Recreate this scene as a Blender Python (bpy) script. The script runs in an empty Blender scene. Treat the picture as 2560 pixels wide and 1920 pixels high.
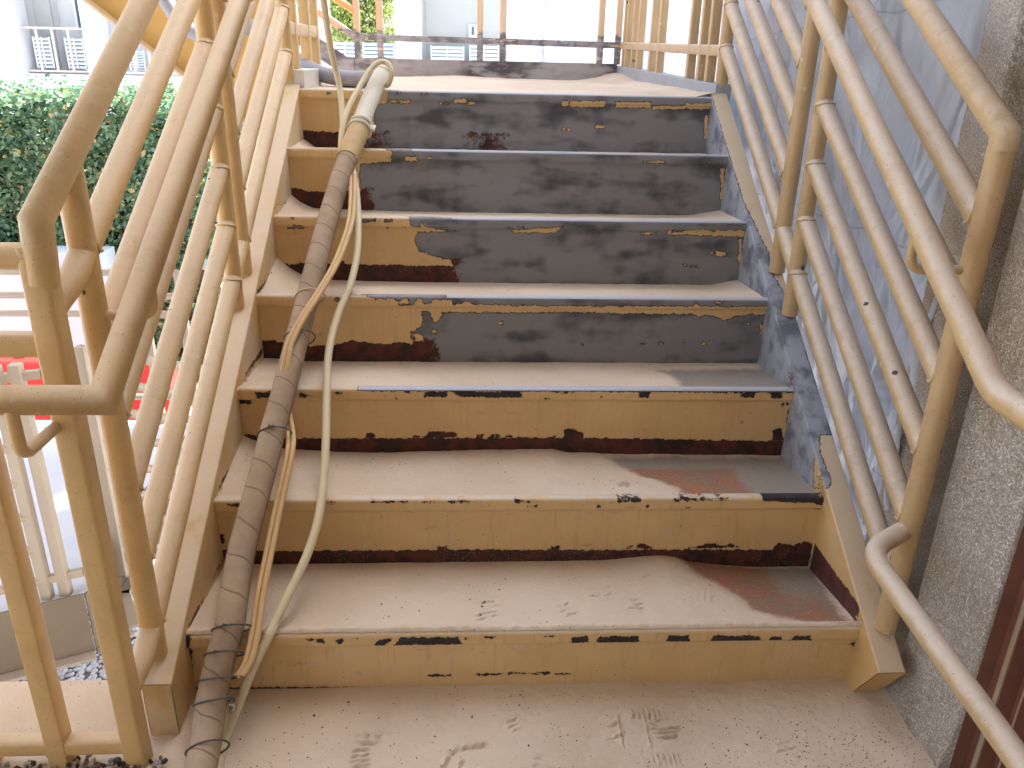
import bpy, bmesh, math, random
import numpy as np
from mathutils import Vector, Matrix, Quaternion, noise
random.seed(7)
SC = bpy.context.scene
COL = SC.collection
W = 1.513; R = .1778; D = .2794
RIS={1:{'p':[[(0.02,0.07),(1.577,0.048),(1.626,-0.189),(-0.008,-0.154)]],'c':[[(0.257,-0.009),(0.298,-0.01),(0.298,-0.015),(0.257,-0.014)],[(0.282,-0.01),(0.298,-0.01),(0.298,-0.021),(0.281,-0.021)],[(0.368,-0.009),(0.381,-0.01),(0.38,-0.012),(0.368,-0.012)],[(0.655,-0.009),(0.681,-0.009),(0.681,-0.015),(0.655,-0.014)],[(0.61,-0.012),(0.621,-0.012),(0.621,-0.016),(0.61,-0.016)],[(0.789,-0.01),(0.815,-0.01),(0.815,-0.014),(0.789,-0.013)],[(0.325,-0.012),(0.343,-0.013),(0.339,-0.025),(0.328,-0.023)],[(0.42,-0.013),(0.451,-0.012),(0.432,-0.031),(0.406,-0.03)],[(0.469,-0.009),(0.595,-0.01),(0.606,-0.031),(0.452,-0.031)],[(0.853,-0.012),(0.885,-0.012),(0.893,-0.031),(0.845,-0.031)],[(0.914,-0.013),(1.0,-0.014),(1.009,-0.033),(0.906,-0.032)],[(1.072,-0.013),(1.115,-0.014),(1.124,-0.033),(1.064,-0.032)],[(1.174,-0.015),(1.278,-0.017),(1.289,-0.036),(1.167,-0.034)],[(1.308,-0.019),(1.328,-0.019),(1.338,-0.037),(1.301,-0.036)],[(1.358,-0.02),(1.397,-0.02),(1.407,-0.039),(1.351,-0.038)],[(0.636,-0.126),(0.692,-0.127),(0.692,-0.133),(0.636,-0.132)],[(0.692,-0.125),(0.752,-0.126),(0.752,-0.13),(0.692,-0.129)],[(0.744,-0.128),(0.856,-0.13),(0.856,-0.133),(0.744,-0.131)],[(0.774,-0.123),(0.804,-0.124),(0.805,-0.129),(0.774,-0.129)],[(0.524,-0.127),(0.58,-0.128),(0.58,-0.134),(0.524,-0.133)],[(1.501,-0.05),(1.529,-0.037),(1.534,-0.065),(1.511,-0.064)]]},2:{'p':[[(-0.094,0.012),(0.801,0.016),(0.878,0.007),(1.266,0.005),(1.664,-0.006),(1.696,-0.165),(0.847,-0.157),(0.572,-0.154),(0.378,-0.155),(0.186,-0.154),(0.072,-0.152),(-0.116,-0.146)]],'c':[[(0.035,-0.008),(0.09,-0.008),(0.089,-0.017),(0.034,-0.017)],[(0.269,-0.006),(0.31,-0.006),(0.31,-0.009),(0.268,-0.009)],[(0.373,-0.004),(0.471,-0.005),(0.471,-0.007),(0.373,-0.007)],[(0.49,-0.006),(0.535,-0.006),(0.535,-0.009),(0.49,-0.009)],[(0.565,-0.005),(0.619,-0.006),(0.619,-0.009),(0.565,-0.009)],[(0.731,-0.004),(0.767,-0.005),(0.767,-0.011),(0.731,-0.011)],[(0.764,-0.018),(0.787,-0.018),(0.787,-0.023),(0.764,-0.023)],[(0.539,-0.143),(0.562,-0.143),(0.562,-0.152),(0.539,-0.152)],[(0.828,-0.146),(0.846,-0.146),(0.847,-0.159),(0.829,-0.159)],[(-0.005,-0.102),(0.01,-0.102),(0.007,-0.129),(-0.008,-0.129)],[(1.349,0.01),(1.512,0.009),(1.519,-0.022),(1.489,-0.015),(1.404,-0.011),(1.36,-0.008)],[(0.937,-0.018),(0.948,-0.018),(0.949,-0.024),(0.937,-0.024)],[(0.976,-0.021),(0.983,-0.021),(0.983,-0.025),(0.976,-0.025)],[(1.06,-0.019),(1.068,-0.019),(1.069,-0.024),(1.061,-0.024)],[(1.162,-0.024),(1.172,-0.024),(1.173,-0.028),(1.162,-0.027)],[(0.989,0.0),(1.046,-0.001),(1.047,-0.009),(0.989,-0.009)],[(1.128,-0.001),(1.269,-0.002),(1.27,-0.006),(1.129,-0.006)],[(1.495,-0.029),(1.525,-0.029),(1.526,-0.039),(1.497,-0.038)],[(0.828,-0.145),(0.85,-0.145),(0.851,-0.155),(0.828,-0.154)],[(1.027,-0.146),(1.039,-0.147),(1.04,-0.154),(1.027,-0.154)],[(1.048,-0.154),(1.054,-0.139),(1.068,-0.137),(1.091,-0.154)],[(1.178,-0.155),(1.22,-0.148),(1.227,-0.14),(1.257,-0.141),(1.271,-0.149),(1.295,-0.141),(1.321,-0.154)],[(1.411,-0.155),(1.42,-0.142),(1.463,-0.148),(1.492,-0.136),(1.515,-0.148),(1.524,-0.199),(1.417,-0.198)]]},3:{'p':[[(-0.062,0.036),(0.345,0.016),(0.347,-0.005),(1.243,-0.007),(1.72,-0.01),(1.751,-0.168),(1.193,-0.157),(0.91,-0.152),(0.567,-0.152),(0.46,-0.152),(0.145,-0.154),(0.0,-0.142),(-0.081,-0.131)]],'c':[[(0.048,-0.01),(0.106,-0.01),(0.105,-0.025),(0.047,-0.025)],[(0.443,-0.004),(0.46,-0.004),(0.46,-0.013),(0.443,-0.013)],[(0.497,-0.005),(0.559,-0.005),(0.559,-0.023),(0.497,-0.023)],[(0.386,-0.017),(0.393,-0.017),(0.392,-0.021),(0.386,-0.021)],[(0.416,-0.026),(0.422,-0.026),(0.422,-0.029),(0.416,-0.029)],[(0.809,-0.019),(0.824,-0.019),(0.824,-0.024),(0.81,-0.024)],[(0.826,-0.026),(0.836,-0.026),(0.836,-0.028),(0.827,-0.028)],[(0.501,-0.134),(0.586,-0.134),(0.586,-0.151),(0.501,-0.151)],[(0.463,-0.145),(0.501,-0.145),(0.501,-0.151),(0.463,-0.15)],[(0.641,-0.141),(0.66,-0.141),(0.66,-0.149),(0.641,-0.149)],[(0.682,-0.141),(0.707,-0.141),(0.707,-0.149),(0.682,-0.149)],[(0.721,-0.144),(0.739,-0.144),(0.74,-0.15),(0.721,-0.15)],[(-0.005,-0.035),(0.032,-0.035),(0.03,-0.048),(-0.006,-0.048)],[(0.853,-0.145),(0.862,-0.145),(0.862,-0.151),(0.853,-0.151)],[(0.377,-0.005),(0.431,-0.005),(0.431,-0.007),(0.377,-0.007)],[(0.256,-0.009),(0.279,-0.009),(0.278,-0.017),(0.256,-0.017)],[(0.164,-0.009),(0.202,-0.023),(0.163,-0.025)],[(0.568,-0.005),(0.759,-0.006),(0.762,-0.022),(0.592,-0.023)],[(0.332,-0.152),(0.338,-0.138),(0.351,-0.133),(0.362,-0.152)],[(0.701,-0.005),(0.752,-0.005),(0.763,-0.023),(0.702,-0.024)],[(1.083,-0.004),(1.111,-0.004),(1.112,-0.023),(1.077,-0.023)],[(1.376,-0.004),(1.407,-0.006),(1.405,-0.023),(1.364,-0.022)],[(1.448,-0.007),(1.481,-0.007),(1.484,-0.025),(1.451,-0.025)],[(0.852,-0.005),(0.911,-0.005),(0.912,-0.009),(0.853,-0.01)],[(0.809,-0.019),(0.823,-0.019),(0.824,-0.023),(0.809,-0.023)],[(0.974,-0.02),(0.981,-0.02),(0.982,-0.024),(0.974,-0.024)],[(1.378,-0.1),(1.384,-0.1),(1.385,-0.111),(1.38,-0.111)],[(0.802,-0.121),(0.806,-0.121),(0.806,-0.126),(0.802,-0.126)],[(1.503,-0.041),(1.507,-0.041),(1.525,-0.155),(1.521,-0.155)],[(1.486,-0.045),(1.493,-0.045),(1.494,-0.055),(1.488,-0.055)],[(0.881,-0.157),(0.885,-0.126),(0.905,-0.122),(0.938,-0.14),(0.941,-0.157)],[(1.479,-0.16),(1.477,-0.131),(1.497,-0.119),(1.513,-0.16)]]},4:{'p':[[(-0.018,0.018),(0.31,-0.0),(0.338,-0.006),(0.345,-0.013),(0.363,-0.005),(0.373,-0.014),(0.38,-0.005),(0.398,-0.007),(0.408,-0.019),(0.419,-0.009),(0.433,-0.007),(0.442,-0.014),(0.44,-0.025),(0.456,-0.023),(0.465,-0.01),(0.479,-0.008),(0.484,-0.023),(0.507,-0.023),(0.511,-0.01),(0.521,-0.009),(0.564,-0.011),(0.571,-0.023),(0.597,-0.022),(0.603,-0.013),(0.613,-0.012),(0.624,-0.023),(0.771,-0.026),(0.771,-0.048),(0.592,-0.05),(0.531,-0.049),(0.538,-0.061),(0.528,-0.069),(0.515,-0.085),(0.507,-0.069),(0.503,-0.049),(0.475,-0.049),(0.478,-0.069),(0.472,-0.096),(0.441,-0.115),(0.448,-0.122),(0.459,-0.12),(0.478,-0.126),(0.48,-0.141),(0.447,-0.145),(0.444,-0.153),(0.422,-0.145),(0.357,-0.153),(0.268,-0.141),(0.254,-0.143),(0.214,-0.156),(0.124,-0.16),(0.054,-0.147),(-0.016,-0.14),(-0.033,-0.137)],[(0.681,-0.026),(0.937,-0.026),(1.287,-0.024),(1.293,-0.013),(1.304,-0.024),(1.517,-0.022),(1.517,-0.051),(1.472,-0.05),(1.425,-0.057),(1.402,-0.062),(1.389,-0.072),(1.369,-0.059),(1.326,-0.052),(1.312,-0.06),(1.302,-0.05),(1.059,-0.05),(0.938,-0.047),(0.681,-0.05)],[(1.351,-0.009),(1.376,-0.009),(1.377,-0.014),(1.352,-0.015)],[(1.461,-0.078),(1.471,-0.078),(1.471,-0.083),(1.462,-0.083)],[(1.139,-0.145),(1.151,-0.145),(1.151,-0.15),(1.139,-0.15)],[(1.196,-0.145),(1.21,-0.144),(1.21,-0.148),(1.196,-0.148)],[(1.271,-0.141),(1.278,-0.141),(1.278,-0.145),(1.272,-0.145)],[(1.33,-0.142),(1.342,-0.142),(1.342,-0.148),(1.331,-0.148)],[(0.959,-0.147),(0.965,-0.147),(0.965,-0.15),(0.959,-0.15)],[(1.502,-0.08),(1.51,-0.08),(1.515,-0.115),(1.507,-0.115)],[(0.507,-0.105),(0.519,-0.105),(0.519,-0.118),(0.507,-0.118)],[(0.705,-0.08),(0.718,-0.08),(0.718,-0.086),(0.705,-0.086)]],'c':[[(0.397,-0.023),(0.457,-0.023),(0.457,-0.027),(0.397,-0.027)],[(0.223,-0.007),(0.24,-0.006),(0.24,-0.016),(0.222,-0.016)],[(0.127,-0.007),(0.139,-0.007),(0.139,-0.014),(0.126,-0.014)],[(0.441,-0.126),(0.453,-0.126),(0.453,-0.136),(0.44,-0.136)]]},5:{'p':[[(-0.015,0.016),(0.425,0.009),(0.425,-0.006),(0.428,-0.021),(0.438,-0.031),(0.459,-0.032),(0.463,-0.017),(0.48,-0.03),(0.524,-0.039),(0.574,-0.044),(0.451,-0.048),(0.442,-0.065),(0.441,-0.089),(0.453,-0.11),(0.48,-0.122),(0.511,-0.127),(0.53,-0.135),(0.55,-0.135),(0.565,-0.157),(0.471,-0.158),(0.277,-0.156),(0.216,-0.154),(0.201,-0.137),(0.188,-0.157),(0.085,-0.152),(0.038,-0.158),(0.008,-0.153),(-0.029,-0.141)],[(0.754,-0.039),(0.828,-0.029),(0.917,-0.024),(0.888,-0.044),(0.764,-0.044)],[(1.257,-0.03),(1.515,-0.026),(1.518,-0.048),(1.315,-0.046),(1.261,-0.043)],[(1.173,-0.04),(1.223,-0.039),(1.224,-0.044),(1.173,-0.045)],[(1.43,-0.101),(1.461,-0.101),(1.463,-0.113),(1.432,-0.114)],[(1.407,-0.102),(1.417,-0.102),(1.417,-0.106),(1.408,-0.106)],[(1.322,-0.145),(1.338,-0.145),(1.338,-0.15),(1.323,-0.15)],[(1.346,-0.148),(1.374,-0.148),(1.375,-0.152),(1.346,-0.152)],[(1.497,-0.059),(1.507,-0.059),(1.517,-0.136),(1.507,-0.136)],[(0.736,-0.026),(0.754,-0.026),(0.754,-0.03),(0.737,-0.03)],[(0.773,-0.026),(0.791,-0.025),(0.791,-0.028),(0.774,-0.028)]],'c':[[(0.037,-0.038),(0.105,-0.037),(0.104,-0.04),(0.036,-0.041)],[(0.06,-0.028),(0.09,-0.028),(0.089,-0.041),(0.059,-0.041)],[(0.053,-0.005),(0.068,-0.005),(0.067,-0.01),(0.052,-0.01)],[(0.269,-0.006),(0.322,-0.005),(0.322,-0.015),(0.269,-0.016)],[(0.349,-0.006),(0.375,-0.006),(0.375,-0.014),(0.348,-0.015)],[(0.354,-0.031),(0.361,-0.031),(0.361,-0.036),(0.353,-0.036)],[(0.403,-0.031),(0.418,-0.031),(0.418,-0.036),(0.403,-0.036)],[(1.273,-0.03),(1.308,-0.029),(1.309,-0.038),(1.273,-0.038)],[(1.399,-0.032),(1.435,-0.031),(1.435,-0.034),(1.399,-0.034)]]},6:{'p':[[(-0.053,0.02),(0.274,0.022),(0.354,-0.009),(0.345,-0.041),(0.242,-0.05),(0.236,-0.083),(0.238,-0.145),(0.08,-0.146),(0.029,-0.139),(-0.008,-0.134),(-0.067,-0.135)],[(0.395,-0.022),(0.437,-0.022),(0.437,-0.038),(0.395,-0.038)],[(0.467,-0.024),(0.485,-0.024),(0.485,-0.028),(0.467,-0.028)],[(1.217,-0.025),(1.296,-0.023),(1.296,-0.029),(1.218,-0.03)],[(1.444,-0.021),(1.452,-0.021),(1.452,-0.028),(1.445,-0.028)],[(1.496,-0.048),(1.507,-0.048),(1.52,-0.153),(1.508,-0.153)],[(0.283,-0.008),(0.302,-0.008),(0.301,-0.018),(0.283,-0.019)]],'c':[]},7:{'p':[[(-0.062,0.018),(0.319,0.011),(0.313,-0.041),(0.301,-0.045),(0.269,-0.049),(0.263,-0.11),(0.265,-0.148),(0.082,-0.15),(-0.005,-0.146),(-0.076,-0.147)],[(0.325,-0.035),(0.396,-0.034),(0.396,-0.042),(0.325,-0.044)],[(0.507,-0.04),(0.539,-0.04),(0.539,-0.044),(0.507,-0.045)],[(0.559,-0.027),(0.602,-0.026),(0.602,-0.038),(0.559,-0.039)],[(0.606,-0.037),(0.634,-0.036),(0.634,-0.044),(0.606,-0.044)],[(0.954,-0.023),(0.979,-0.023),(0.979,-0.041),(0.955,-0.042)],[(0.987,-0.025),(1.116,-0.022),(1.117,-0.042),(0.988,-0.044)],[(1.156,-0.024),(1.286,-0.022),(1.288,-0.042),(1.158,-0.045)],[(1.296,-0.035),(1.512,-0.031),(1.513,-0.042),(1.297,-0.046)],[(1.417,-0.025),(1.515,-0.023),(1.517,-0.036),(1.419,-0.038)],[(0.963,-0.122),(0.992,-0.122),(0.992,-0.13),(0.963,-0.13)],[(1.085,-0.109),(1.122,-0.108),(1.122,-0.119),(1.085,-0.119)],[(1.495,-0.064),(1.509,-0.063),(1.519,-0.149),(1.505,-0.149)],[(0.346,-0.006),(0.365,-0.006),(0.365,-0.011),(0.345,-0.012)],[(0.436,-0.005),(0.46,-0.004),(0.46,-0.01),(0.436,-0.011)]],'c':[[(0.099,-0.011),(0.114,-0.011),(0.114,-0.018),(0.098,-0.018)]]}}
FL= [(0.003, 1.08), (0.036, 1.039), (0.046, 0.998), (0.029, 0.945), (0.033, 0.906), (0.044, 0.843), (0.028, 0.782), (0.077, 0.764), (0.065, 0.741), (0.078, 0.712), (0.058, 0.644), (0.069, 0.559), (0.075, 0.497), (0.075, 0.457), (0.064, 0.423), (0.032, 0.421), (0.022, 0.395), (0.017, 0.372), (0.021, 0.339), (0.022, 0.29), (0.013, 0.282), (-0.009, 0.317), (0.005, 0.362)]
FL2= [(0.002, 1.691), (-0.006, 1.47), (-0.002, 1.202), (0.041, 1.036), (0.034, 0.933)]
CR1= [(0.201, 1.098, 1.529), (0.17, 1.315, 1.465), (0.154, 1.455, 1.4), (0.151, 1.547, 1.328), (0.163, 1.554, 1.261), (0.176, 1.502, 1.181), (0.188, 1.416, 1.097), (0.212, 1.333, 1.038), (0.239, 1.263, 0.995), (0.264, 1.133, 0.913), (0.278, 0.979, 0.815), (0.269, 0.86, 0.739), (0.244, 0.763, 0.677), (0.232, 0.651, 0.606), (0.241, 0.533, 0.531), (0.254, 0.412, 0.454), (0.261, 0.301, 0.383), (0.258, 0.217, 0.33), (0.243, 0.148, 0.286), (0.215, 0.073, 0.238), (0.182, -0.006, 0.188), (0.129, 0.027, 0.07), (0.11, -0.016, 0.03), (0.107, -0.085, 0.018), (0.122, -0.207, 0.018)]
CR2= [(0.196, 1.347, 1.059), (0.188, 1.4, 1.128), (0.202, 1.462, 1.191), (0.236, 1.547, 1.263), (0.267, 1.601, 1.315), (0.298, 1.621, 1.34), (0.327, 1.622, 1.335), (0.34, 1.61, 1.309), (0.332, 1.617, 1.278)]
TAN= [(0.233, 1.235, 0.999), (0.247, 1.095, 0.934), (0.25, 0.988, 0.883), (0.231, 0.861, 0.814), (0.198, 0.756, 0.754), (0.158, 0.663, 0.695), (0.134, 0.595, 0.645), (0.129, 0.541, 0.593), (0.122, 0.531, 0.552), (0.13, 0.509, 0.502), (0.159, 0.416, 0.466), (0.168, 0.354, 0.445), (0.165, 0.289, 0.403), (0.158, 0.221, 0.354), (0.154, 0.132, 0.298), (0.15, 0.049, 0.245), (0.151, 0.001, 0.214), (0.151, -0.033, 0.192), (0.113, 0.02, 0.09), (0.099, 0.006, 0.07)]


# ------------------------------------------------------------------ helpers
def setp(o, label=None, cat=None, group=None, kind=None):
    if label: o['label'] = label
    if cat: o['category'] = cat
    if group: o['group'] = group
    if kind: o['kind'] = kind
    return o

def thing(name, loc, label, cat, group=None):
    o = bpy.data.objects.new(name, None); o.location = loc; o.empty_display_size = .1
    COL.objects.link(o)
    return setp(o, label, cat, group)

class MB:
    def __init__(s): s.v = []; s.f = []; s.mi = []; s.sm = []
    def add(s, vs, fs, m=0, smooth=False):
        b = len(s.v); s.v += [tuple(v) for v in vs]
        for f in fs:
            s.f.append([b+i for i in f]); s.mi.append(m); s.sm.append(smooth)
    def box(s, x0, x1, y0, y1, z0, z1, m=0):
        s.add([(x0,y0,z0),(x1,y0,z0),(x1,y1,z0),(x0,y1,z0),(x0,y0,z1),(x1,y0,z1),(x1,y1,z1),(x0,y1,z1)],
              [(3,2,1,0),(4,5,6,7),(0,1,5,4),(1,2,6,5),(2,3,7,6),(3,0,4,7)], m)
    def bar(s, a, b, w, h, r=.004, up=(0,0,1), m=0):
        """rounded rectangular bar from a to b, w across and h along up"""
        a = Vector(a); b = Vector(b); d = (b-a).normalized(); up = Vector(up)
        sx = d.cross(up).normalized(); uz = sx.cross(d).normalized()
        prof = []
        for cx, cy, a0 in ((1,1,0),(-1,1,90),(-1,-1,180),(1,-1,270)):
            for k in range(4):
                t = math.radians(a0+k*30)
                prof.append(((cx*(w/2-r)+r*math.cos(t)), (cy*(h/2-r)+r*math.sin(t))))
        n = len(prof); vs = []
        for p in (a, b):
            for x, y in prof: vs.append(p+sx*x+uz*y)
        fs = [(i, (i+1)%n, n+(i+1)%n, n+i) for i in range(n)]
        s.add(vs, fs, m, True); s.add(vs, [tuple(range(n))[::-1], tuple(range(n, 2*n))], m)
    def tube(s, pts, r, seg=20, m=0, caps=True, closed=False):
        pts = [Vector(p) for p in pts]
        n = len(pts); rr = r if isinstance(r, (list, tuple)) else [r]*n
        dirs = [(pts[i+1]-pts[i]).normalized() for i in range(n-1)]
        t0 = dirs[0]; ref = Vector((0,0,1)) if abs(t0.z) < .9 else Vector((0,1,0))
        u = t0.cross(ref).normalized(); rings = []
        prev = t0
        for i in range(n):
            di = dirs[min(i, n-2)]; dp = dirs[max(i-1, 0)]
            q = prev.rotation_difference(dp); u = (q @ u).normalized(); prev = dp
            tan = (di+dp)
            if tan.length < 1e-4: tan = dp
            tan.normalize()
            v = dp.cross(u).normalized()
            ring = []
            for k in range(seg):
                a = 2*math.pi*k/seg
                off = (u*math.cos(a)+v*math.sin(a))*rr[i]
                den = max(.35, dp.dot(tan))
                off = off - dp*(off.dot(tan)/den)      # project along dp onto the mitre plane
                ring.append(pts[i]+off)
            rings += ring
        fs = []
        for i in range(n-1):
            for k in range(seg):
                k2 = (k+1) % seg
                fs.append((i*seg+k, i*seg+k2, (i+1)*seg+k2, (i+1)*seg+k))
        s.add(rings, fs, m, True)
        if caps:
            s.add(rings[:seg], [tuple(range(seg))[::-1]], m); s.add(rings[-seg:], [tuple(range(seg))], m)
    def grid(s, P, m=0, smooth=True, flip=False):
        """P: ny x nx array of points"""
        ny, nx = len(P), len(P[0]); vs = [p for row in P for p in row]; fs = []
        for j in range(ny-1):
            for i in range(nx-1):
                q = (j*nx+i, j*nx+i+1, (j+1)*nx+i+1, (j+1)*nx+i)
                fs.append(q[::-1] if flip else q)
        s.add(vs, fs, m, smooth)
    def build(s, name, mats, parent=None, bevel=0):
        me = bpy.data.meshes.new(name)
        off = parent.matrix_basis.translation if parent else Vector((0,0,0))
        base = Vector(off)
        pp = parent.parent if parent else None
        while pp: base += pp.matrix_basis.translation; pp = pp.parent
        me.from_pydata([(v[0]-base.x, v[1]-base.y, v[2]-base.z) for v in s.v], [], s.f)
        if not isinstance(mats, (list, tuple)): mats = [mats]
        for mm in mats: me.materials.append(mm)
        me.polygons.foreach_set('material_index', s.mi); me.polygons.foreach_set('use_smooth', s.sm)
        me.validate(); me.update()
        o = bpy.data.objects.new(name, me); COL.objects.link(o)
        if parent: o.parent = parent
        if bevel:
            b = o.modifiers.new('bevel', 'BEVEL'); b.width = bevel; b.segments = 2; b.limit_method = 'ANGLE'; b.angle_limit = math.radians(40)
        return o

def catmull(pts, n=8):
    P = [Vector(p) for p in pts]; P = [P[0]*2-P[1]]+P+[P[-1]*2-P[-2]]; out = []
    for i in range(1, len(P)-2):
        for k in range(n):
            t = k/n; a, b, c, d = P[i-1], P[i], P[i+1], P[i+2]
            out.append(.5*((2*b)+(c-a)*t+(2*a-5*b+4*c-d)*t*t+(3*b-a-3*c+d)*t**3))
    out.append(P[-2]); return out

def fillet(pts, r, n=6):
    P = [Vector(p) for p in pts]; out = [P[0]]
    for i in range(1, len(P)-1):
        a = (P[i-1]-P[i]); b = (P[i+1]-P[i]); k = min(r, a.length*.48, b.length*.48)
        A = P[i]+a.normalized()*k; B = P[i]+b.normalized()*k
        for j in range(n+1):
            t = j/n; out.append(A*(1-t)**2+P[i]*2*t*(1-t)+B*t*t)
    out.append(P[-1]); return out

def sdf(X, Y, poly):
    """signed distance, positive inside"""
    d = np.full(X.shape, 1e9); ins = np.zeros(X.shape, bool); n = len(poly)
    for i in range(n):
        x0, y0 = poly[i]; x1, y1 = poly[(i+1) % n]
        ex, ey = x1-x0, y1-y0; L = ex*ex+ey*ey+1e-12
        t = np.clip(((X-x0)*ex+(Y-y0)*ey)/L, 0, 1)
        d = np.minimum(d, np.hypot(X-x0-t*ex, Y-y0-t*ey))
        c = ((y0 > Y) != (y1 > Y)) & (X < ex*(Y-y0)/(ey if abs(ey) > 1e-12 else 1e-12)+x0)
        ins ^= c
    return np.where(ins, d, -d)

def attr(o, name, vals):
    a = o.data.attributes.new(name, 'FLOAT', 'POINT'); a.data.foreach_set('value', np.asarray(vals, dtype=np.float32))

# ------------------------------------------------------------------ materials
class NT:
    def __init__(s, name):
        s.m = bpy.data.materials.new(name); s.m.use_nodes = True
        s.t = s.m.node_tree; s.b = s.t.nodes['Principled BSDF']; s.pos = None
    def n(s, typ, **k):
        nd = s.t.nodes.new(typ)
        for a, v in k.items(): setattr(nd, a, v)
        return nd
    def l(s, a, b): s.t.links.new(a, b)
    def put(s, sock, v):
        if isinstance(v, (int, float)): sock.default_value = v
        elif isinstance(v, (tuple, list)): sock.default_value = tuple(v)+((1,) if len(v) == 3 and len(sock.default_value) == 4 else ())
        else: s.l(v, sock)
    def P(s):
        if s.pos is None: s.pos = s.n('ShaderNodeNewGeometry')
        return s.pos.outputs['Position']
    def scaled(s, sc):
        mp = s.n('ShaderNodeMapping'); mp.inputs['Scale'].default_value = sc; s.l(s.P(), mp.inputs['Vector']); return mp.outputs[0]
    def noise(s, scale, detail=4, rough=.55, vec=None, dist=0):
        nd = s.n('ShaderNodeTexNoise'); nd.inputs['Scale'].default_value = scale; nd.inputs['Detail'].default_value = detail
        nd.inputs['Roughness'].default_value = rough; nd.inputs['Distortion'].default_value = dist
        s.l(vec if vec is not None else s.P(), nd.inputs['Vector']); return nd.outputs['Fac']
    def voro(s, scale, vec=None, out='Distance', rnd=1):
        nd = s.n('ShaderNodeTexVoronoi'); nd.inputs['Scale'].default_value = scale; nd.inputs['Randomness'].default_value = rnd
        s.l(vec if vec is not None else s.P(), nd.inputs['Vector']); return nd.outputs[out]
    def math(s, op, a, b=0., c=None, clamp=False):
        nd = s.n('ShaderNodeMath', operation=op, use_clamp=clamp); s.put(nd.inputs[0], a); s.put(nd.inputs[1], b)
        if c is not None: s.put(nd.inputs[2], c)
        return nd.outputs[0]
    def ss(s, v, a, b):
        nd = s.n('ShaderNodeMapRange', interpolation_type='SMOOTHSTEP'); s.put(nd.inputs[0], v)
        if a < b: nd.inputs[1].default_value = a; nd.inputs[2].default_value = b; nd.inputs[3].default_value = 0; nd.inputs[4].default_value = 1
        else: nd.inputs[1].default_value = b; nd.inputs[2].default_value = a; nd.inputs[3].default_value = 1; nd.inputs[4].default_value = 0
        return nd.outputs[0]
    def mix(s, f, a, b):
        nd = s.n('ShaderNodeMix', data_type='RGBA'); s.put(nd.inputs[0], f)
        for i, v in ((6, a), (7, b)):
            if isinstance(v, (tuple, list)): nd.inputs[i].default_value = tuple(v)[:3]+(1,)
            else: s.l(v, nd.inputs[i])
        return nd.outputs[2]
    def at(s, name):
        nd = s.n('ShaderNodeAttribute', attribute_name=name); return nd.outputs['Fac']
    def nz(s):
        s.P(); sp = s.n('ShaderNodeSeparateXYZ'); s.l(s.pos.outputs['Normal'], sp.inputs[0]); return sp.outputs[2]
    def xyz(s):
        sp = s.n('ShaderNodeSeparateXYZ'); s.l(s.P(), sp.inputs[0]); return sp.outputs
    def bump(s, h, dist, strength=1, prev=None):
        nd = s.n('ShaderNodeBump'); nd.inputs['Distance'].default_value = dist; nd.inputs['Strength'].default_value = strength
        s.l(h, nd.inputs['Height'])
        if prev is not None: s.l(prev, nd.inputs['Normal'])
        return nd.outputs[0]
    def out(s, col=None, rough=None, bump=None, metal=None, spec=None):
        if col is not None: s.put(s.b.inputs['Base Color'], col)
        if rough is not None: s.put(s.b.inputs['Roughness'], rough)
        if bump is not None: s.l(bump, s.b.inputs['Normal'])
        if metal is not None: s.put(s.b.inputs['Metallic'], metal)
        if spec is not None: s.b.inputs['Specular IOR Level'].default_value = spec
        return s.m

PAINT = (.70, .465, .20); PAINT_D = (.58, .36, .135); DUST = (.64, .54, .43)

def plain(name, col, rough=.7, var=.12, scale=6, bump=0, bscale=80):
    t = NT(name); n = t.noise(scale, 5)
    c = t.mix(n, tuple(v*(1-var) for v in col), tuple(min(1, v*(1+var)) for v in col))
    b = t.bump(t.noise(bscale, 4), bump) if bump else None
    return t.out(c, rough, b)

def steel_col(t):
    """blasted steel with dark smudges"""
    a = t.noise(1, 2.5, .5, vec=t.scaled((5, 5, 16)))
    b = t.noise(1, 2, .5, vec=t.scaled((17, 17, 13)))
    m = t.ss(t.math('ADD', t.math('MULTIPLY', a, .7), t.math('MULTIPLY', b, .3)), .33, .56)
    c = t.mix(m, (.088, .092, .108), (.275, .28, .30))
    g = t.noise(260, 3, .7)
    return t.mix(t.ss(g, .62, .75), c, (.25, .24, .235)), m

def primer_col(t):
    n = t.noise(22, 6, .7); g = t.noise(150, 4, .7)
    c = t.mix(t.ss(n, .40, .62), (.050, .026, .023), (.135, .040, .032))
    return t.mix(t.ss(g, .64, .72), c, (.30, .19, .12))

def paint_col(t, dirt=.0):
    n = t.noise(5, 6, .6); n2 = t.noise(55, 5, .7)
    c = t.mix(t.ss(n, .3, .7), PAINT_D, PAINT)
    return t.mix(t.ss(n2, .60, .78), c, tuple(v*.8 for v in PAINT_D)), n2

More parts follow.
